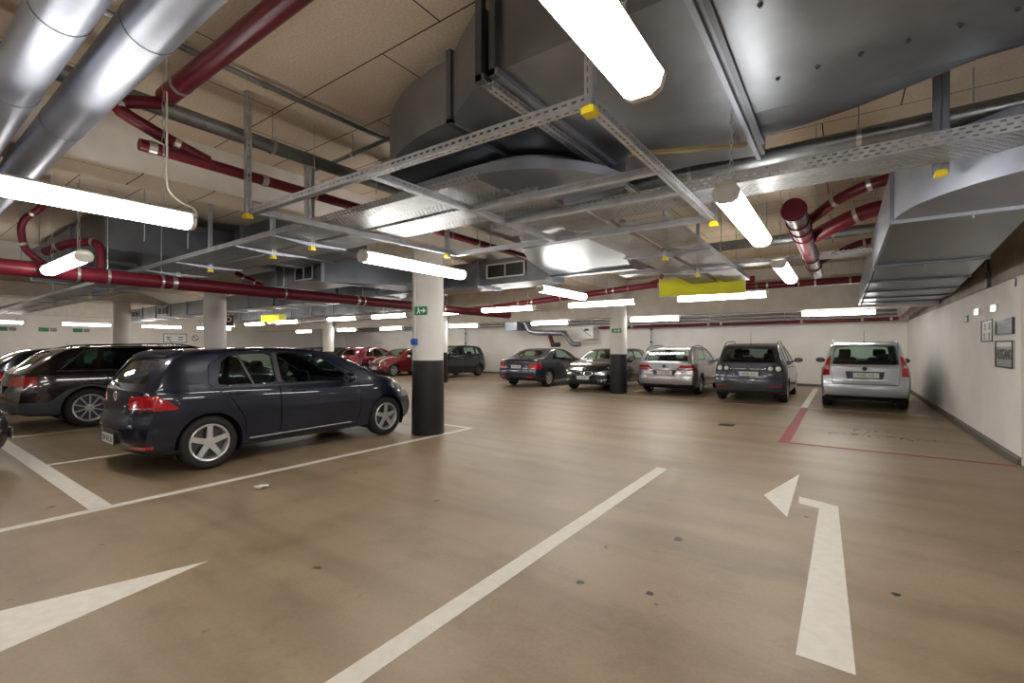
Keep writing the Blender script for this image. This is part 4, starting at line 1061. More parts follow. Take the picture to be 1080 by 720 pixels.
    # plates: (text, x from rear surface or front, z)
    for txt, end, z, w_ in S.get('plates', ()):
        px = (B.warp(0, 0, z)[0]-.013) if end == 'rear' else (B.warp(L, 0, z)[0]+.014)
        s = -1 if end == 'rear' else 1
        o = MB().box((-.012, -w_/2, -.058), (.012, w_/2, .058)).build('number_plate', M['plate'], t, (px-cx, 0, z))
        MB().box((-.0135, -w_/2-.006, -.066), (.0105, w_/2+.006, .066)).build('plate_frame', M['black'], o, (-.002*s*1, 0, 0))
        yb = (w_/2-.045) * (1 if end == 'rear' else -1)
        MB().box((-.0135, yb, -.055), (.0135, yb+.043*(1 if end == 'rear' else -1), .055)).build('blue_strip', M['plate_blue'], o)
        me = text_mesh(txt, .098, .0006, .80)
        link('plate_lettering', me, M['ink'], o, (s*.0135, -.02*(1 if end == 'rear' else -1), -.002), (PI/2, 0, -PI/2 if end == 'rear' else PI/2))
    for bd in S.get('badges', ()):
        kind, end, z, r = bd
        px = (B.warp(0, 0, z)[0]-.006) if end == 'rear' else (B.warp(L, 0, z)[0]+.006)
        s = -1 if end == 'rear' else 1
        o = MB().tube([(0, r*math.cos(a), r*math.sin(a)) for a in [2*PI*k/20 for k in range(20)]], r*.10, 6, closed=True).build('badge', M['chrome'], t, (px-cx, 0, z), smooth=60)
        MB().lathe([(-.002, r), (.002, r)], 'x', 20).build('badge_disc', M['badge_blue'] if kind == 'round' else M['black'], o)
        if kind in ('VW', 'BM'):
            m = MB()
            if kind == 'VW':
                for (y0, z0), (y1, z1) in (((-.35, .85), (-.02, .1)), ((.35, .85), (.02, .1)), ((-.85, .4), (-.42, -.75)), ((-.42, -.75), (0, -.02)), ((0, -.02), (.42, -.75)), ((.42, -.75), (.85, .4))):
                    m.tube([(s*.004, y0*r, z0*r), (s*.004, y1*r, z1*r)], r*.07, 5)
            else:
                m.prism([(0, 0), (r*.8, 0), (r*.55, r*.55), (0, r*.8)], 'x', .003*s, .006*s); m.prism([(0, 0), (-r*.8, 0), (-r*.55, -r*.55), (0, -r*.8)], 'x', .003*s, .006*s)
            m.build('badge_emblem', M['chrome'], o)
    if S.get('rails'):
        x0, x1, hgt = S['rails']
        for s in (-1, 1):
            P = []
            for k in range(13):
                u = k/12; xx = x0+(x1-x0)*u; zt = lerp_tab(B.top, xx); bl = lerp_tab(B.belt, xx); yr = .945*B.halfw(xx)-S.get('tumble', .36)*(zt-.075-bl) - .05
                lift = hgt*min(1, 6*u, 6*(1-u)) - .02
                P.append((xx-cx, s*yr, zt-.01+lift))
            MB().tube(P, .013, 8).build('roof_rail', S.get('rail_mat', M['black']), t, smooth=60)
    if S.get('antenna'):
        xx, hh, lean = S['antenna']; zt = lerp_tab(B.top, xx)
        m = MB().tube([(xx-cx, 0, zt-.01), (xx-cx-lean, 0, zt+hh)], [.006, .0025], 6); m.lathe([(zt-.01, .025), (zt+.02, .012)], 'z', 10, (xx-cx, 0, 0)); m.build('antenna', M['black'], t)
    if S.get('wiper'):
        x_, z0, y1 = S['wiper']
        bx = B.warp(x_, 0, z0)[0]
        MB().tube([(bx-cx-.02, 0, z0), (bx-cx-.0, y1*.5, z0+.03), (bx-cx+.03, y1, z0+.05)], .010, 6).build('rear_wiper', M['black'], t)
    for nm, mat, fn in S.get('extra', ()):
        fn(B, cx).build(nm, mat, t, smooth=50)
    return t, B
def car_paint(name, col, metal=.5, rough=.32, coat=1.0): return plain(name, col, rough, metal, .03, 3, coat=coat)
M['badge_blue'] = plain('badge_blue', (.02, .12, .4), .3)
def mbtube(*a, **k): return MB().tube(*a, **k)

def hatch(L, W, H, xa, wb, **kw):
    S = dict(L=L, W=W, H=H, axles=(xa, xa+wb)); S.update(kw); return S
def disc_lamp(y, z, r, dx=-.012, end='rear'):
    def f(B, cx):
        m = MB()
        for s in (-1, 1):
            px = B.warp(0, y, z)[0] if end == 'rear' else B.warp(B.L, y, z)[0]
            q = -1 if end == 'rear' else 1
            m.lathe([(0, r*.05), (q*.004, r*.35), (q*.012, r*.42), (q*.014, r*.7), (q*.010, r*.95), (-q*.02, r)], 'x', 20, (px-cx+q*.008, s*y, z))
        return m
    return f
P_NAVY = plain('dark_blue_metallic', (.003, .006, .019), .32, .15, .03, 3, coat=.9, spec=.3)
P_BROWN = car_paint('dark_brown_metallic', (.022, .012, .012), .5, .26)
P_BLACK = car_paint('black_metallic', (.004, .005, .008), .1, .25)
P_GREY = car_paint('dark_grey_metallic', (.055, .062, .085), .6, .32)
P_SLATE = car_paint('slate_grey_metallic', (.035, .042, .065), .6, .3)
P_SILVER = car_paint('silver_metallic', (.42, .42, .44), .7, .33)
P_LIGHT = car_paint('pale_silver_metallic', (.50, .53, .58), .45, .34)
P_RED = car_paint('wine_red_metallic', (.17, .010, .022), .35, .28)
TOOK = {}

# --- compact five-door hatchback (near, dark blue)
GOLF = hatch(4.255, 1.79, 1.45, .80, 2.637, R=.318, paint=P_NAVY, ns=110,
    top=[(0, .96), (.05, 1.00), (.12, 1.08), (.34, 1.30), (.46, 1.385), (.80, 1.435), (1.5, 1.462), (2.1, 1.455), (2.55, 1.40), (2.95, 1.22), (3.28, 1.045), (3.42, 1.01), (3.75, .945), (4.02, .84), (4.18, .74), (4.255, .66)],
    belt=[(0, .97), (.9, .965), (1.8, .93), (2.7, .90), (3.3, .89), (4.255, .72)],
    bot=[(0, .30), (.12, .22), (.5, .20), (3.7, .20), (4.1, .20), (4.255, .26)],
    rear=[(.17, .20), (.09, .30), (.065, .42), (.07, .58), (.10, .64), (.12, .70), (.13, .86), (.14, .96), (.12, 1.5)],
    front=[(.10, .20), (.02, .30), (.0, .50), (.03, .62), (.10, .74), (.14, 1.2)],
    side_windows=[[(1.62, .985), (1.60, 1.375), (1.25, 1.368), (1.06, 1.345), (.97, 1.28), (.90, 1.06), (.92, .99)],
                  [(1.70, .985), (2.66, .965), (2.78, .99), (2.50, 1.20), (2.24, 1.345), (2.0, 1.375), (1.68, 1.378)]],
    windscreen=([(0, 1.05), (.66, 1.05), (.58, 1.34), (0, 1.37)], (2.2, 3.55)),
    rear_window=([(0, 1.035), (.60, 1.035), (.50, 1.30), (0, 1.325)], (-.2, .55)),
    doors=[[(1.64, .30), (1.64, 1.42), (1.1, 1.40), (.83, 1.25), (.80, 1.02), (1.05, .82), (1.20, .55), (1.20, .30)],
           [(1.66, .30), (1.66, 1.42), (2.10, 1.405), (2.42, 1.30), (2.84, 1.06), (2.90, .88), (2.92, .50), (2.84, .30)]],
    handles=[(1.10, .885), (1.92, .865)], handle_mat=P_NAVY,
    tailgate=([(0, .52), (.44, .52), (.47, .60), (.50, .78), (.66, .95), (.64, 1.02), (.53, 1.345), (0, 1.37)], (-.3, .42)),
    panels=[('tail_lamp', M['lamp_red'], 'x', [(.38, .80), (.44, .74), (1.1, .755), (1.1, .90), (.84, .915), (.44, .90)], (-.2, .6), .004, (), [(-.3, .6), (-.3, 1.1), (.24, .93), (.31, .90), (.47, .77), (.43, .74)]),
            ('lamp_stripe', M['lamp_clear'], 'x', [(.45, .765), (.47, .75), (.90, .775), (.90, .79)], (-.2, .24), .008),
            ('reflector', M['lamp_red'], 'x', [(.52, .315), (.52, .345), (.86, .36), (.86, .325)], (-.2, .25)),
            ('lower_bumper', M['black'], 'x', [(-.95, .18), (-.95, .285), (.95, .285), (.95, .18)], (-.2, .5), .003),
            ('headlamp', M['lamp_clear'], 'x', [(.46, .66), (.48, .60), (1.1, .64), (1.1, .80), (.80, .78)], (3.80, 4.5)),
            ('grille', M['black'], 'x', [(-.46, .61), (-.46, .67), (.46, .67), (.46, .61)], (4.0, 4.5)),
            ('spoiler', P_NAVY, 'x', [(-.56, 1.345), (-.52, 1.46), (.52, 1.46), (.56, 1.345)], (.25, .62), .022),
            ('sill_trim', M['chrome'], 'y', [(1.25, .30), (1.25, .312), (2.75, .325), (2.75, .313)], (.5, 1.2), .004),
            ('window_trim', M['black'], 'y', [(.84, .955), (.84, .972), (2.86, .952), (2.86, .935)], (.3, 1.2), .004),
            ('window_divider', M['black'], 'y', [(1.30, .985), (1.16, 1.37), (1.185, 1.375), (1.33, .985)], (.3, 1.2), .003),
            ('door_pillar', M['black'], 'y', [(1.628, .99), (1.62, 1.385), (1.672, 1.385), (1.69, .99)], (.3, 1.2), .003)],
    mirror=(2.66, 1.0), plates=[('BN KH 26', 'rear', .40, .46)], badges=[('VW', 'rear', .885, .055), ('VW', 'front', .64, .06)],
    antenna=(.75, .16, .10), wiper=(.05, 1.0, .42), rim=(5, .036, False), seat_x=2.05, taper_f=.16)
car, _ = make_car('hatchback_car', GOLF, 'dark blue five door hatchback, the nearest car, beside the black and white column', -7.03, 3.77, PI/2)

# --- large estate (dark brown, grey plastic arches)
AUDI = hatch(4.94, 1.88, 1.53, 1.03, 2.905, R=.355, paint=P_BROWN, ns=96,
    top=[(0, 1.00), (.06, 1.04), (.16, 1.10), (.55, 1.36), (.75, 1.44), (1.2, 1.485), (2.2, 1.51), (2.8, 1.49), (3.2, 1.42), (3.6, 1.24), (3.95, 1.09), (4.1, 1.05), (4.5, .98), (4.8, .86), (4.94, .72)],
    belt=[(0, 1.02), (1, 1.02), (2.5, 1.0), (3.9, .97), (4.94, .78)],
    bot=[(0, .34), (.15, .27), (.5, .25), (4.3, .25), (4.94, .30)],
    rear=[(.10, .25), (.03, .35), (0, .5), (.02, .68), (.06, .78), (.09, .95), (.12, 1.05), (.12, 1.6)],
    front=[(.10, .25), (.02, .35), (0, .55), (.05, .70), (.10, .85), (.1, 1.3)],
    side_windows=[[(1.10, 1.06), (1.18, 1.42), (.98, 1.38), (.72, 1.22), (.62, 1.09)], [(1.17, 1.06), (2.0, 1.05), (2.02, 1.45), (1.26, 1.43)], [(2.09, 1.05), (3.2, 1.02), (3.34, 1.05), (3.0, 1.26), (2.75, 1.39), (2.11, 1.45)]],
    windscreen=([(0, 1.09), (.70, 1.09), (.60, 1.40), (0, 1.43)], (2.8, 4.2)),
    rear_window=([(0, 1.09), (.64, 1.09), (.54, 1.36), (0, 1.39)], (-.2, .8)),
    doors=[[(2.05, .36), (2.05, 1.475), (1.25, 1.46), (1.14, 1.05), (1.35, .80), (1.45, .36)], [(2.07, .36), (2.07, 1.475), (2.80, 1.44), (3.45, 1.08), (3.45, .60), (3.35, .36)]],
    handles=[(1.42, .95), (2.35, .93)],
    tailgate=([(0, .58), (.50, .58), (.60, .82), (.70, .98), (.69, 1.08), (.57, 1.40), (0, 1.43)], (-.3, .66)),
    panels=[('tail_lamp', M['lamp_red'], 'x', [(.36, .86), (.40, .78), (1.1, .80), (1.1, .95), (.5, .95)], (-.2, .34)),
            ('side_cladding', M['plastic_grey'], 'y', [(-.1, .2), (-.1, .52), (.48, .50), (.70, .70), (1.0, .80), (1.35, .72), (1.60, .42), (3.3, .42), (3.6, .70), (3.93, .80), (4.25, .70), (4.45, .48), (5.2, .48), (5.2, .2)], (.55, 1.2), .005, [(1.03, .355, .40), (3.935, .355, .40)]),
            ('rear_apron', M['plastic_grey'], 'x', [(-.75, .2), (-.75, .50), (.75, .50), (.75, .2)], (-.2, .4), .005),
            ('window_trim', M['chrome'], 'y', [(.58, 1.035), (.58, 1.050), (3.4, 1.012), (3.4, .997)], (.3, 1.2), .005),
            ('window_arch_trim', M['chrome'], 'y', [(.60, 1.045), (.97, 1.405), (1.25, 1.455), (2.1, 1.475), (2.1, 1.462), (1.25, 1.442), (.98, 1.39), (.62, 1.045)], (.3, 1.2), .005),
            ('headlamp', M['lamp_clear'], 'x', [(.5, .76), (.5, .66), (1.1, .68), (1.1, .84)], (4.4, 5.2)),
            ('grille', M['black'], 'x', [(-.36, .45), (-.42, .80), (.42, .80), (.36, .45)], (4.6, 5.2))],
    mirror=(3.2, 1.08), plates=[('HG A 62', 'rear', .72, .46)], rails=(.75, 2.9, .05), rail_mat=P_BROWN, antenna=(.95, .07, .08), rim=(10, .013, False), seat_x=2.45, glass=M['glass_dark'], handle_mat=P_BROWN)
make_car('estate_car', AUDI, 'dark brown estate car with grey plastic arches behind the dark blue hatchback', -12.12, 3.90, PI/2)

SALOON = hatch(4.65, 1.84, 1.48, .95, 2.80, R=.33, paint=P_BLACK, ns=64,
    top=[(0, 1.00), (.06, 1.03), (.2, 1.12), (.55, 1.34), (.8, 1.41), (1.3, 1.46), (2.2, 1.48), (2.7, 1.46), (3.1, 1.36), (3.65, 1.05), (3.8, 1.01), (4.2, .94), (4.5, .82), (4.65, .68)],
    belt=[(0, 1.0), (1, .99), (2.5, .97), (3.6, .94), (4.65, .74)],
    bot=[(0, .30), (.15, .23), (.5, .21), (4.1, .21), (4.65, .27)],
    rear=[(.10, .2), (.03, .3), (0, .45), (.03, .66), (.08, .9), (.1, 1.5)], front=[(.10, .2), (.02, .3), (0, .5), (.05, .66), (.12, .8), (.1, 1.2)],
    side_windows=[[(.78, 1.05), (1.85, 1.02), (1.87, 1.41), (1.2, 1.39), (.95, 1.28)], [(1.94, 1.02), (3.0, 1.0), (3.1, 1.03), (2.6, 1.32), (1.96, 1.41)]],
    windscreen=([(0, 1.06), (.66, 1.06), (.57, 1.37), (0, 1.40)], (2.5, 3.9)), rear_window=([(0, 1.06), (.62, 1.06), (.52, 1.33), (0, 1.36)], (-.2, .8)),
    doors=[[(1.89, .32), (1.89, 1.44), (1.2, 1.42), (.88, 1.2), (1.0, .9), (1.35, .6), (1.35, .32)], [(1.91, .32), (1.91, 1.44), (2.55, 1.40), (3.2, 1.05), (3.2, .60), (3.1, .32)]],
    handles=[(1.2, .91), (2.2, .89)],
    panels=[('tail_lamp', M['lamp_red'], 'x', [(.40, .88), (.42, .76), (1.1, .78), (1.1, .94)], (-.2, .3)), ('headlamp', M['lamp_clear'], 'x', [(.48, .70), (.5, .60), (1.1, .64), (1.1, .80)], (4.2, 5)),
            ('grille', M['black'], 'x', [(-.4, .48), (-.42, .68), (.42, .68), (.4, .48)], (4.4, 5)), ('lower_bumper', M['black'], 'x', [(-.95, .15), (-.95, .3), (.95, .3), (.95, .15)], (-.2, .5), .003)],
    mirror=(3.0, 1.03), plates=[('HG M 88', 'rear', .55, .46), ('HG M 88', 'front', .42, .46)], seat_x=2.3)
make_car('saloon_car', SALOON, 'black car at the left edge, its sloping rear beyond the brown estate', -15.15, 3.75, PI/2)
S2 = dict(SALOON, paint=car_paint('black_paint_near', (.008, .008, .012)), seat_x=1.4)
make_car('saloon_car', S2, 'black car whose nose corner pokes in at the lower left edge', -8.50, -1.25, PI/2)
S2 = dict(SALOON, paint=car_paint('charcoal_paint', (.02, .024, .03)))
make_car('saloon_car', S2, 'dark car facing us right of the farthest thin column', -24.3, 17.0, -PI/2)
S2 = dict(SALOON, paint=car_paint('deep_grey_paint', (.03, .034, .04)))
make_car('saloon_car', S2, 'dark car left of the farthest thin column, only roof and pillars showing', -27.3, 16.9, -PI/2)

# --- compact dark MPV left of the nearest column's right side
MPV = hatch(4.10, 1.74, 1.56, .70, 2.62, R=.31, paint=car_paint('midnight_paint', (.010, .014, .028)), ns=64,
    top=[(0, 1.02), (.05, 1.06), (.14, 1.16), (.30, 1.40), (.45, 1.50), (1.0, 1.56), (1.8, 1.57), (2.3, 1.50), (2.9, 1.22), (3.3, 1.04), (3.5, 1.0), (3.85, .90), (4.10, .70)],
    belt=[(0, 1.12), (.7, 1.08), (1.8, 1.0), (3.2, .93), (4.1, .74)], bot=[(0, .30), (.15, .22), (.5, .20), (3.6, .20), (4.1, .27)],
    rear=[(.10, .2), (.03, .3), (0, .45), (.03, .66), (.06, .9), (.08, 1.6)], front=[(.10, .2), (.02, .3), (0, .5), (.06, .66), (.15, .8), (.15, 1.2)],
    side_windows=[[(.62, 1.17), (.85, 1.13), (.88, 1.45), (.72, 1.40)], [(.94, 1.12), (1.78, 1.06), (1.80, 1.49), (.98, 1.47)], [(1.86, 1.05), (2.9, .99), (3.0, 1.02), (2.5, 1.28), (2.15, 1.43), (1.88, 1.48)]],
    windscreen=([(0, 1.08), (.66, 1.08), (.54, 1.44), (0, 1.48)], (2.0, 3.6)), rear_window=([(0, 1.13), (.58, 1.13), (.50, 1.42), (0, 1.45)], (-.2, .6)),
    doors=[[(1.82, .32), (1.82, 1.52), (.95, 1.50), (.90, .9), (1.12, .6), (1.12, .32)], [(1.84, .32), (1.84, 1.52), (2.3, 1.46), (3.1, 1.04), (3.05, .60), (2.95, .32)]],
    handles=[(1.08, .96), (2.05, .92)], tailgate=([(0, .55), (.48, .55), (.55, .9), (.62, 1.12), (.53, 1.46), (0, 1.49)], (-.3, .42)),
    panels=[('tail_lamp', M['lamp_red'], 'x', [(.52, 1.2), (.60, .85), (1.1, .85), (1.1, 1.2)], (-.2, .22)), ('headlamp', M['lamp_clear'], 'x', [(.46, .68), (.5, .58), (1.1, .64), (1.1, .84)], (3.5, 4.4)),
            ('window_trim', M['chrome'], 'y', [(.6, 1.135), (.6, 1.15), (3.05, .975), (3.05, .96)], (.3, 1.2), .004), ('grille', M['black'], 'x', [(-.4, .40), (-.42, .56), (.42, .56), (.4, .40)], (3.8, 4.4))],
    mirror=(2.86, 1.03), plates=[('OF C 145', 'front', .42, .46)], antenna=(.5, .25, .2), rim=(5, .03, False), rim_mat=M['alloy_dark'], seat_x=2.0, handle_mat=M['chrome'])
make_car('compact_van', MPV, 'dark blue compact car seen from its side, right of the nearest column', -15.98, 17.05, -PI/2)

# --- tiny rounded red car seen from the rear
FIAT = hatch(3.55, 1.63, 1.49, .62, 2.30, R=.29, paint=P_RED, ns=64,
    top=[(0, .92), (.05, .98), (.16, 1.10), (.38, 1.32), (.62, 1.44), (1.1, 1.485), (1.7, 1.47), (2.1, 1.38), (2.55, 1.15), (2.8, 1.02), (3.05, .95), (3.35, .82), (3.55, .64)],
    belt=[(0, .93), (.8, .95), (1.8, .93), (2.7, .90), (3.55, .70)], bot=[(0, .34), (.12, .24), (.5, .2), (3.1, .2), (3.55, .27)],
    rear=[(.08, .2), (.01, .35), (0, .5), (.05, .62), (.08, .8), (.1, 1.5)], front=[(.10, .2), (.02, .3), (0, .5), (.06, .66), (.15, .8), (.15, 1.2)],
    side_windows=[[(.72, 1.0), (1.15, .99), (1.17, 1.38), (.88, 1.31)], [(1.23, .99), (2.25, .97), (2.3, 1.0), (1.95, 1.28), (1.65, 1.38), (1.25, 1.40)]],
    windscreen=([(0, 1.04), (.60, 1.04), (.50, 1.36), (0, 1.40)], (1.7, 3.0)), rear_window=([(0, 1.04), (.50, 1.04), (.44, 1.30), (0, 1.34)], (-.2, .6)),
    doors=[[(1.19, .30), (1.19, 1.43), (1.7, 1.40), (2.35, 1.04), (2.38, .60), (2.3, .30)]], handles=[(1.35, .88)], handle_mat=M['chrome'],
    tailgate=([(0, .60), (.46, .60), (.52, .95), (.46, 1.34), (0, 1.38)], (-.3, .5)),
    panels=[('tail_lamp', M['lamp_red'], 'x', [(.53, .66), (.53, .88), (.66, .88), (.66, .66)], (-.2, .4), .010), ('bumper_strip', M['chrome'], 'x', [(-.72, .44), (-.72, .475), (.72, .475), (.72, .44)], (-.2, .4), .008),
            ('lower_bumper', M['black'], 'x', [(-.9, .15), (-.9, .3), (.9, .3), (.9, .15)], (-.2, .4), .003)],
    mirror=(2.2, 1.0), plates=[('F ER 500', 'rear', .74, .46)], antenna=(.75, .12, .1), seat_x=1.8, rear_seat=True, no_handle=False)
make_car('small_hatchback', FIAT, 'small rounded wine red car showing its rear and number plate', -20.9, 16.3, PI/2)

# --- small red car facing us
MINI = hatch(3.65, 1.69, 1.42, .60, 2.47, R=.30, paint=car_paint('chilli_red_paint', (.22, .012, .020), .3), ns=64,
    top=[(0, .90), (.05, .98), (.12, 1.16), (.22, 1.32), (.40, 1.39), (1.2, 1.415), (1.8, 1.39), (2.1, 1.30), (2.55, 1.02), (2.7, .97), (3.1, .92), (3.45, .82), (3.65, .66)],
    belt=[(0, .93), (1.8, .92), (2.6, .90), (3.65, .72)], bot=[(0, .32), (.12, .22), (.5, .19), (3.3, .19), (3.65, .25)],
    rear=[(.08, .2), (.01, .35), (0, .5), (.05, .62), (.06, .8), (.06, 1.5)], front=[(.08, .2), (.02, .3), (0, .5), (.03, .66), (.1, .78), (.15, 1.2)],
    side_windows=[[(.50, .98), (1.12, .97), (1.14, 1.33), (.60, 1.32)], [(1.19, .97), (2.15, .96), (2.2, .99), (1.95, 1.25), (1.80, 1.32), (1.21, 1.335)]],
    windscreen=([(0, 1.0), (.62, 1.0), (.54, 1.31), (0, 1.34)], (1.7, 2.9)), rear_window=([(0, 1.0), (.54, 1.0), (.48, 1.28), (0, 1.31)], (-.2, .4)),
    doors=[[(1.16, .30), (1.16, 1.375), (1.75, 1.37), (2.25, 1.0), (2.32, .55), (2.25, .30)]], handles=[(1.33, .86)], handle_mat=M['chrome'],
    panels=[('grille', M['chrome'], 'x', [(-.40, .58), (-.33, .50), (.33, .50), (.40, .58), (.36, .68), (-.36, .68)], (3.3, 4), .006), ('grille_mesh', M['black'], 'x', [(-.36, .58), (-.30, .525), (.30, .525), (.36, .58), (.32, .655), (-.32, .655)], (3.3, 4), .010),
            ('lower_grille', M['black'], 'x', [(-.5, .24), (-.55, .36), (.55, .36), (.5, .24)], (3.3, 4), .005), ('bonnet_stripe', M['white'], 'x', [(.22, .70), (.22, 1.0), (.32, 1.0), (.32, .70)], (2.7, 3.66), .003)],
    extra=[('headlamp', M['lamp_clear'], disc_lamp(.58, .68, .10, end='front')), ('fog_lamp', M['lamp_clear'], disc_lamp(.42, .42, .05, end='front'))],
    mirror=(2.2, 1.0), mirror_mat=M['white'], plates=[('F MK 316', 'front', .41, .44)], badges=[('ring', 'front', .74, .035)], rim=(5, .03, False), seat_x=1.75)
make_car('small_hatchback', MINI, 'small red car with chrome grille facing us, left of nearest column', -19.05, 16.75, -PI/2)

# --- folding hard-top convertible, rear view
CC = hatch(4.42, 1.79, 1.43, 1.00, 2.61, R=.32, paint=P_SLATE, ns=84,
    top=[(0, .95), (.04, 1.0), (.12, 1.04), (.45, 1.06), (.75, 1.09), (.9, 1.13), (1.35, 1.33), (1.75, 1.41), (2.2, 1.43), (2.6, 1.38), (3.05, 1.18), (3.4, 1.00), (3.6, .95), (4.0, .86), (4.3, .74), (4.42, .62)],
    belt=[(0, .95), (1, .97), (2, .93), (3.4, .88), (4.42, .68)], bot=[(0, .34), (.12, .25), (.5, .21), (4.0, .2), (4.42, .26)],
    rear=[(.12, .2), (.03, .35), (0, .5), (.02, .62), (.05, .7), (.06, .9), (.08, 1.5)], front=[(.08, .2), (.02, .3), (0, .5), (.05, .66), (.12, .78), (.15, 1.2)],
    side_windows=[[(1.28, 1.01), (1.62, 1.0), (1.66, 1.32), (1.50, 1.27)], [(1.70, 1.0), (2.85, .955), (2.95, .98), (2.55, 1.23), (2.3, 1.33), (1.74, 1.345)]],
    windscreen=([(0, 1.03), (.66, 1.03), (.56, 1.33), (0, 1.37)], (2.2, 3.6)), rear_window=([(0, 1.13), (.50, 1.13), (.44, 1.31), (0, 1.33)], (.85, 1.8)),
    doors=[[(1.66, .30), (1.66, 1.38), (2.25, 1.375), (3.05, .99), (3.08, .55), (3.0, .30)]], handles=[(1.85, .86)],
    tailgate=([(0, .64), (.46, .66), (.56, .80), (.70, .92), (.66, 1.2), (0, 1.2)], (-.3, .72)),
    panels=[('tail_lamp', M['lamp_red'], 'x', [(.46, .80), (.56, .68), (1.1, .66), (1.1, .90), (.70, .89)], (-.2, .42)), ('reflector', M['lamp_red'], 'x', [(.48, .34), (.48, .41), (.70, .41), (.70, .34)], (-.2, .25), .006),
            ('lower_bumper', M['black'], 'x', [(-.9, .15), (-.9, .3), (.9, .3), (.9, .15)], (-.2, .4), .003)],
    mirror=(2.86, .98), plates=[('HU LX 80', 'rear', .745, .48)], badges=[('ring', 'rear', .90, .04)], rim=(5, .04, False), seat_x=2.2, handle_mat=P_SLATE)
make_car('convertible_car', CC, 'dark slate convertible with closed roof, rear view, left of black hatchback', -9.75, 16.12, PI/2)

# --- black hatchback facing us
BMW = hatch(4.33, 1.77, 1.43, .78, 2.69, R=.33, paint=P_BLACK, ns=84,
    top=[(0, .98), (.05, 1.02), (.14, 1.12), (.34, 1.32), (.5, 1.38), (1.2, 1.43), (1.9, 1.425), (2.3, 1.37), (2.75, 1.16), (3.0, 1.03), (3.15, 1.0), (3.7, .95), (4.1, .86), (4.25, .78), (4.33, .70)],
    belt=[(0, .97), (1.5, .95), (3.0, .92), (4.33, .74)], bot=[(0, .30), (.12, .22), (.5, .2), (3.9, .2), (4.33, .24)],
    rear=[(.08, .2), (.02, .35), (0, .5), (.05, .62), (.08, .9), (.1, 1.5)], front=[(.06, .2), (.01, .3), (0, .5), (.02, .66), (.08, .76), (.15, 1.2)],
    side_windows=[[(.80, 1.0), (1.60, .985), (1.62, 1.36), (1.15, 1.34), (.92, 1.24)], [(1.68, .985), (2.62, .97), (2.7, 1.0), (2.35, 1.25), (2.15, 1.34), (1.70, 1.365)]],
    windscreen=([(0, 1.05), (.66, 1.05), (.57, 1.33), (0, 1.36)], (2.0, 3.3)), rear_window=([(0, 1.05), (.58, 1.05), (.50, 1.28), (0, 1.31)], (-.2, .55)),
    doors=[[(1.64, .30), (1.64, 1.395), (1.1, 1.38), (.82, 1.2), (.95, .85), (1.18, .55), (1.18, .30)], [(1.66, .30), (1.66, 1.395), (2.2, 1.37), (2.78, 1.04), (2.82, .55), (2.75, .30)]], handles=[(1.05, .88), (1.9, .86)],
    panels=[('headlamp', M['lamp_clear'], 'x', [(.40, .62), (.42, .57), (.60, .55), (1.1, .60), (1.1, .73), (.62, .69)], (3.85, 4.6)),
            ('kidney_surround', M['chrome'], 'x', [(.035, .60), (.06, .52), (.30, .52), (.35, .60), (.31, .67), (.06, .67)], (4.0, 4.6), .006),
            ('kidney_grille', M['black'], 'x', [(.055, .60), (.075, .54), (.285, .54), (.325, .60), (.295, .65), (.075, .65)], (4.0, 4.6), .010),
            ('air_intake', M['black'], 'x', [(-.42, .24), (-.50, .36), (.50, .36), (.42, .24)], (4.0, 4.6), .004), ('bumper_trim', M['chrome'], 'x', [(.50, .38), (.50, .395), (.84, .41), (.84, .39)], (3.9, 4.6), .006)],
    extra=[('fog_lamp', M['lamp_clear'], disc_lamp(.62, .36, .045, end='front'))],
    mirror=(2.6, 1.0), plates=[('F JX 507', 'front', .455, .48)], badges=[('BM', 'front', .735, .04)], rim=(5, .03, True), seat_x=2.0, round_f=.30, rear_seat=True)
make_car('hatchback_car', BMW, 'black hatchback facing us with twin grille, half behind the back column', -6.98, 16.0, -PI/2)

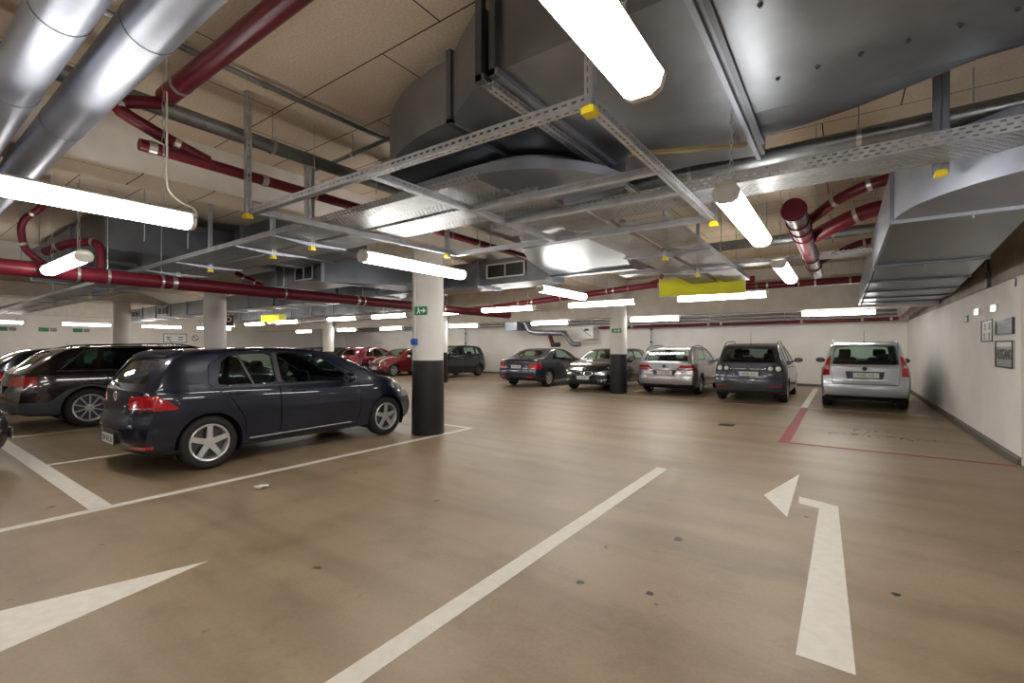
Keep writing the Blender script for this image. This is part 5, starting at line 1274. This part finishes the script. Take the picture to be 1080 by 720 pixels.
# --- silver estate, rear view
VAR = hatch(4.56, 1.79, 1.49, .97, 2.635, R=.318, paint=P_SILVER, ns=84,
    top=[(0, 1.00), (.04, 1.03), (.12, 1.11), (.36, 1.34), (.50, 1.42), (1.0, 1.475), (1.8, 1.49), (2.4, 1.46), (2.8, 1.36), (3.2, 1.15), (3.5, 1.03), (3.7, .99), (4.1, .90), (4.4, .78), (4.56, .66)],
    belt=[(0, 1.0), (1.5, .98), (3.4, .92), (4.56, .74)], bot=[(0, .30), (.12, .22), (.5, .2), (4.1, .2), (4.56, .26)],
    rear=[(.10, .2), (.03, .32), (0, .45), (.01, .58), (.05, .64), (.07, .9), (.08, 1.6)], front=[(.08, .2), (.02, .3), (0, .5), (.05, .66), (.12, .78), (.15, 1.2)],
    side_windows=[[(.66, 1.04), (.98, 1.03), (1.0, 1.385), (.86, 1.35)], [(1.06, 1.03), (1.82, 1.02), (1.84, 1.41), (1.09, 1.395)], [(1.90, 1.02), (2.9, .985), (3.0, 1.01), (2.65, 1.26), (2.4, 1.37), (1.92, 1.41)]],
    windscreen=([(0, 1.06), (.68, 1.06), (.58, 1.37), (0, 1.41)], (2.4, 3.75)), rear_window=([(0, 1.035), (.68, 1.035), (.58, 1.35), (0, 1.38)], (-.2, .6)),
    doors=[[(1.86, .30), (1.86, 1.45), (1.03, 1.43), (1.02, 1.0), (1.25, .75), (1.38, .30)], [(1.88, .30), (1.88, 1.45), (2.45, 1.41), (3.12, 1.03), (3.12, .55), (3.05, .30)]], handles=[(1.30, .90), (2.15, .88)],
    tailgate=([(0, .56), (.52, .56), (.56, .64), (.50, .84), (.72, .98), (.70, 1.04), (.61, 1.40), (0, 1.43)], (-.3, .5)),
    panels=[('tail_lamp', M['lamp_red'], 'x', [(.36, .80), (.40, .76), (1.1, .77), (1.1, .92), (.50, .92)], (-.2, .32)), ('lamp_stripe', M['lamp_clear'], 'x', [(.44, .80), (.44, .83), (.82, .83), (.82, .80)], (-.2, .2), .008),
            ('lower_bumper', M['black'], 'x', [(-.95, .15), (-.80, .34), (.80, .34), (.95, .15)], (-.2, .4), .003), ('plate_recess', M['plastic_grey'], 'x', [(-.30, .62), (-.38, .77), (.38, .77), (.30, .62)], (-.2, .3), .002)],
    mirror=(2.9, 1.02), plates=[('F LV 8902', 'rear', .69, .50)], badges=[('VW', 'rear', .885, .055)], rails=(.45, 2.2, .055), antenna=(.62, .05, .06), seat_x=2.25, handle_mat=P_SILVER)
make_car('estate_car', VAR, 'silver estate car with black roof rails, right of the back column', -4.42, 16.42, PI/2)

# --- dark grey high-roof hatch, rear view with twin round lamps
PLUS = hatch(4.21, 1.76, 1.60, .80, 2.58, R=.318, paint=P_GREY, ns=84,
    top=[(0, 1.04), (.04, 1.08), (.10, 1.18), (.28, 1.42), (.40, 1.50), (.8, 1.56), (1.5, 1.59), (2.1, 1.56), (2.6, 1.38), (3.1, 1.10), (3.25, 1.06), (3.7, .96), (4.0, .84), (4.21, .66)],
    belt=[(0, 1.04), (1.5, 1.02), (3.2, .96), (4.21, .74)], bot=[(0, .32), (.12, .24), (.5, .2), (3.8, .2), (4.21, .26)],
    rear=[(.10, .2), (.03, .34), (0, .48), (.01, .62), (.05, .68), (.06, .9), (.08, 1.6)], front=[(.08, .2), (.02, .3), (0, .5), (.06, .66), (.14, .8), (.15, 1.2)],
    side_windows=[[(.56, 1.09), (.88, 1.08), (.92, 1.48), (.76, 1.44)], [(.96, 1.08), (1.72, 1.06), (1.74, 1.51), (1.0, 1.49)], [(1.80, 1.06), (2.75, 1.02), (2.85, 1.05), (2.5, 1.28), (2.15, 1.46), (1.82, 1.51)]],
    windscreen=([(0, 1.10), (.66, 1.10), (.54, 1.46), (0, 1.50)], (2.0, 3.4)), rear_window=([(0, 1.07), (.64, 1.07), (.53, 1.40), (0, 1.43)], (-.2, .5)),
    doors=[[(1.76, .30), (1.76, 1.55), (.93, 1.53), (.90, .95), (1.10, .70), (1.18, .30)], [(1.78, .30), (1.78, 1.55), (2.2, 1.50), (2.92, 1.08), (2.95, .55), (2.88, .30)]], handles=[(1.1, .93), (2.0, .91)],
    tailgate=([(0, .58), (.54, .58), (.56, .86), (.68, 1.02), (.56, 1.44), (0, 1.47)], (-.3, .42)),
    panels=[('lamp_housing', M['black'], 'x', [(.44, .83), (.44, .98), (1.1, 1.0), (1.1, .82)], (-.2, .20), .003), ('reflector', M['lamp_red'], 'x', [(.50, .43), (.50, .455), (.80, .455), (.80, .43)], (-.2, .25), .006), ('chrome_strip', M['chrome'], 'x', [(-.42, .885), (-.42, .90), (.42, .90), (.42, .885)], (-.2, .25), .006),
            ('lower_bumper', M['plastic_grey'], 'x', [(-.95, .15), (-.95, .38), (.95, .38), (.95, .15)], (-.2, .5), .003), ('plate_recess', M['black'], 'x', [(-.29, .70), (-.33, .84), (.33, .84), (.29, .70)], (-.2, .3), .002)],
    extra=[('round_tail_lamp', M['white'], disc_lamp(.52, .905, .058)), ('round_tail_lamp', M['white'], disc_lamp(.69, .905, .066))],
    mirror=(2.78, 1.08), mirror_mat=M['black'], plates=[('HP JK 315', 'rear', .765, .50)], badges=[('VW', 'rear', .93, .055)], rails=(.38, 2.0, .07), antenna=(.6, .35, .02), seat_x=2.1, handle_mat=P_GREY, glass=M['glass_dark'])
make_car('high_roof_hatchback', PLUS, 'dark grey tall hatchback with twin round tail lamps, between silver cars', -2.02, 15.55, PI/2)

# --- pale silver tall car, rear view
ROOM = hatch(4.20, 1.70, 1.61, .86, 2.61, R=.315, paint=P_LIGHT, ns=90,
    top=[(0, 1.02), (.03, 1.06), (.07, 1.16), (.17, 1.42), (.26, 1.53), (.45, 1.58), (1.0, 1.61), (1.9, 1.60), (2.3, 1.55), (2.6, 1.42), (3.05, 1.10), (3.2, 1.05), (3.7, .95), (4.0, .84), (4.20, .66)],
    belt=[(0, 1.02), (1.7, 1.0), (1.9, 1.02), (3.2, .97), (4.2, .74)], bot=[(0, .34), (.12, .24), (.5, .2), (3.8, .2), (4.2, .26)],
    rear=[(.12, .2), (.04, .34), (0, .44), (.0, .60), (.04, .65), (.05, .8), (.07, 1.6)], front=[(.08, .2), (.02, .3), (0, .5), (.06, .66), (.14, .8), (.15, 1.2)],
    tumble=.30, taper_r=.07, round_r=.13,
    side_windows=[[(.50, 1.07), (.90, 1.06), (.92, 1.48), (.52, 1.46)], [(.98, 1.06), (1.80, 1.06), (1.82, 1.51), (1.0, 1.50)], [(1.90, 1.04), (2.75, 1.01), (2.85, 1.04), (2.5, 1.32), (2.3, 1.46), (1.92, 1.51)]],
    windscreen=([(0, 1.10), (.64, 1.10), (.55, 1.46), (0, 1.50)], (2.0, 3.4)), rear_window=([(0, 1.06), (.615, 1.06), (.60, 1.2), (.55, 1.485), (0, 1.50)], (-.2, .4)),
    doors=[[(1.85, .30), (1.85, 1.56), (.95, 1.55), (.93, .95), (1.15, .75), (1.25, .30)], [(1.87, .30), (1.87, 1.56), (2.35, 1.50), (2.95, 1.08), (3.0, .55), (2.92, .30)]], handles=[(1.15, .92), (2.1, .90)],
    tailgate=([(0, .61), (.60, .61), (.62, .80), (.64, 1.05), (.57, 1.51), (0, 1.53)], (-.3, .35)),
    panels=[('tail_lamp', M['lamp_red'], 'x', [(.665, .80), (.82, .79), (1.2, .85), (1.2, 1.30), (.62, 1.36), (.655, 1.1)], (-.2, .20)), ('lamp_window', M['lamp_clear'], 'x', [(.69, 1.0), (.69, 1.05), (.84, 1.05), (.84, .99)], (-.2, .15), .008),
            ('lower_bumper', M['black'], 'x', [(-.95, .15), (-.75, .33), (.75, .33), (.95, .15)], (-.2, .4), .003), ('plate_recess', M['plastic_grey'], 'x', [(-.33, .73), (-.36, .90), (.36, .90), (.33, .73)], (-.2, .3), .002), ('bumper_gap', M['plastic_grey'], 'x', [(-.60, .60), (-.60, .612), (.60, .612), (.60, .60)], (-.2, .3), .004)],
    mirror=(2.80, 1.10), mirror_mat=M['black'], plates=[('F HG 115', 'rear', .815, .52)], badges=[('ring', 'rear', .965, .045)], rails=(.36, 2.0, .055), rail_mat=M['chrome'], antenna=(.5, .30, .01), seat_x=2.15, handle_mat=P_LIGHT, rim=(0, .03, False))
make_car('tall_estate_car', ROOM, 'pale silver tall car, rear view, the rightmost car beside the wall', .42, 15.40, PI/2)
# ------------------------------------------------------------------ camera and view
cam = bpy.data.cameras.new('camera'); co = bpy.data.objects.new('camera', cam); COL.objects.link(co)
co.location = (0, 0, 1.46); co.rotation_euler = (PI/2, 0, math.radians(35.4))
cam.sensor_width = 36; cam.sensor_fit = 'HORIZONTAL'; cam.lens = 490/1080*36; cam.shift_y = 6/1080
cam.clip_start = .05; cam.clip_end = 200
SC.camera = co
w = bpy.data.worlds.new('world'); SC.world = w; w.use_nodes = True
w.node_tree.nodes['Background'].inputs[0].default_value = (.9, .93, 1, 1); w.node_tree.nodes['Background'].inputs[1].default_value = .02
vs = SC.view_settings; vs.view_transform = 'Standard'; vs.look = 'None'; vs.gamma = 1; vs.use_curve_mapping = False; vs.exposure = -.32
cy = SC.cycles
cy.max_bounces = 8; cy.diffuse_bounces = 4; cy.glossy_bounces = 4; cy.transparent_max_bounces = 12; cy.caustics_reflective = False; cy.caustics_refractive = False
cy.sample_clamp_indirect = 6; cy.use_denoising = True
try: cy.denoiser = 'OPENIMAGEDENOISE'
except Exception: pass
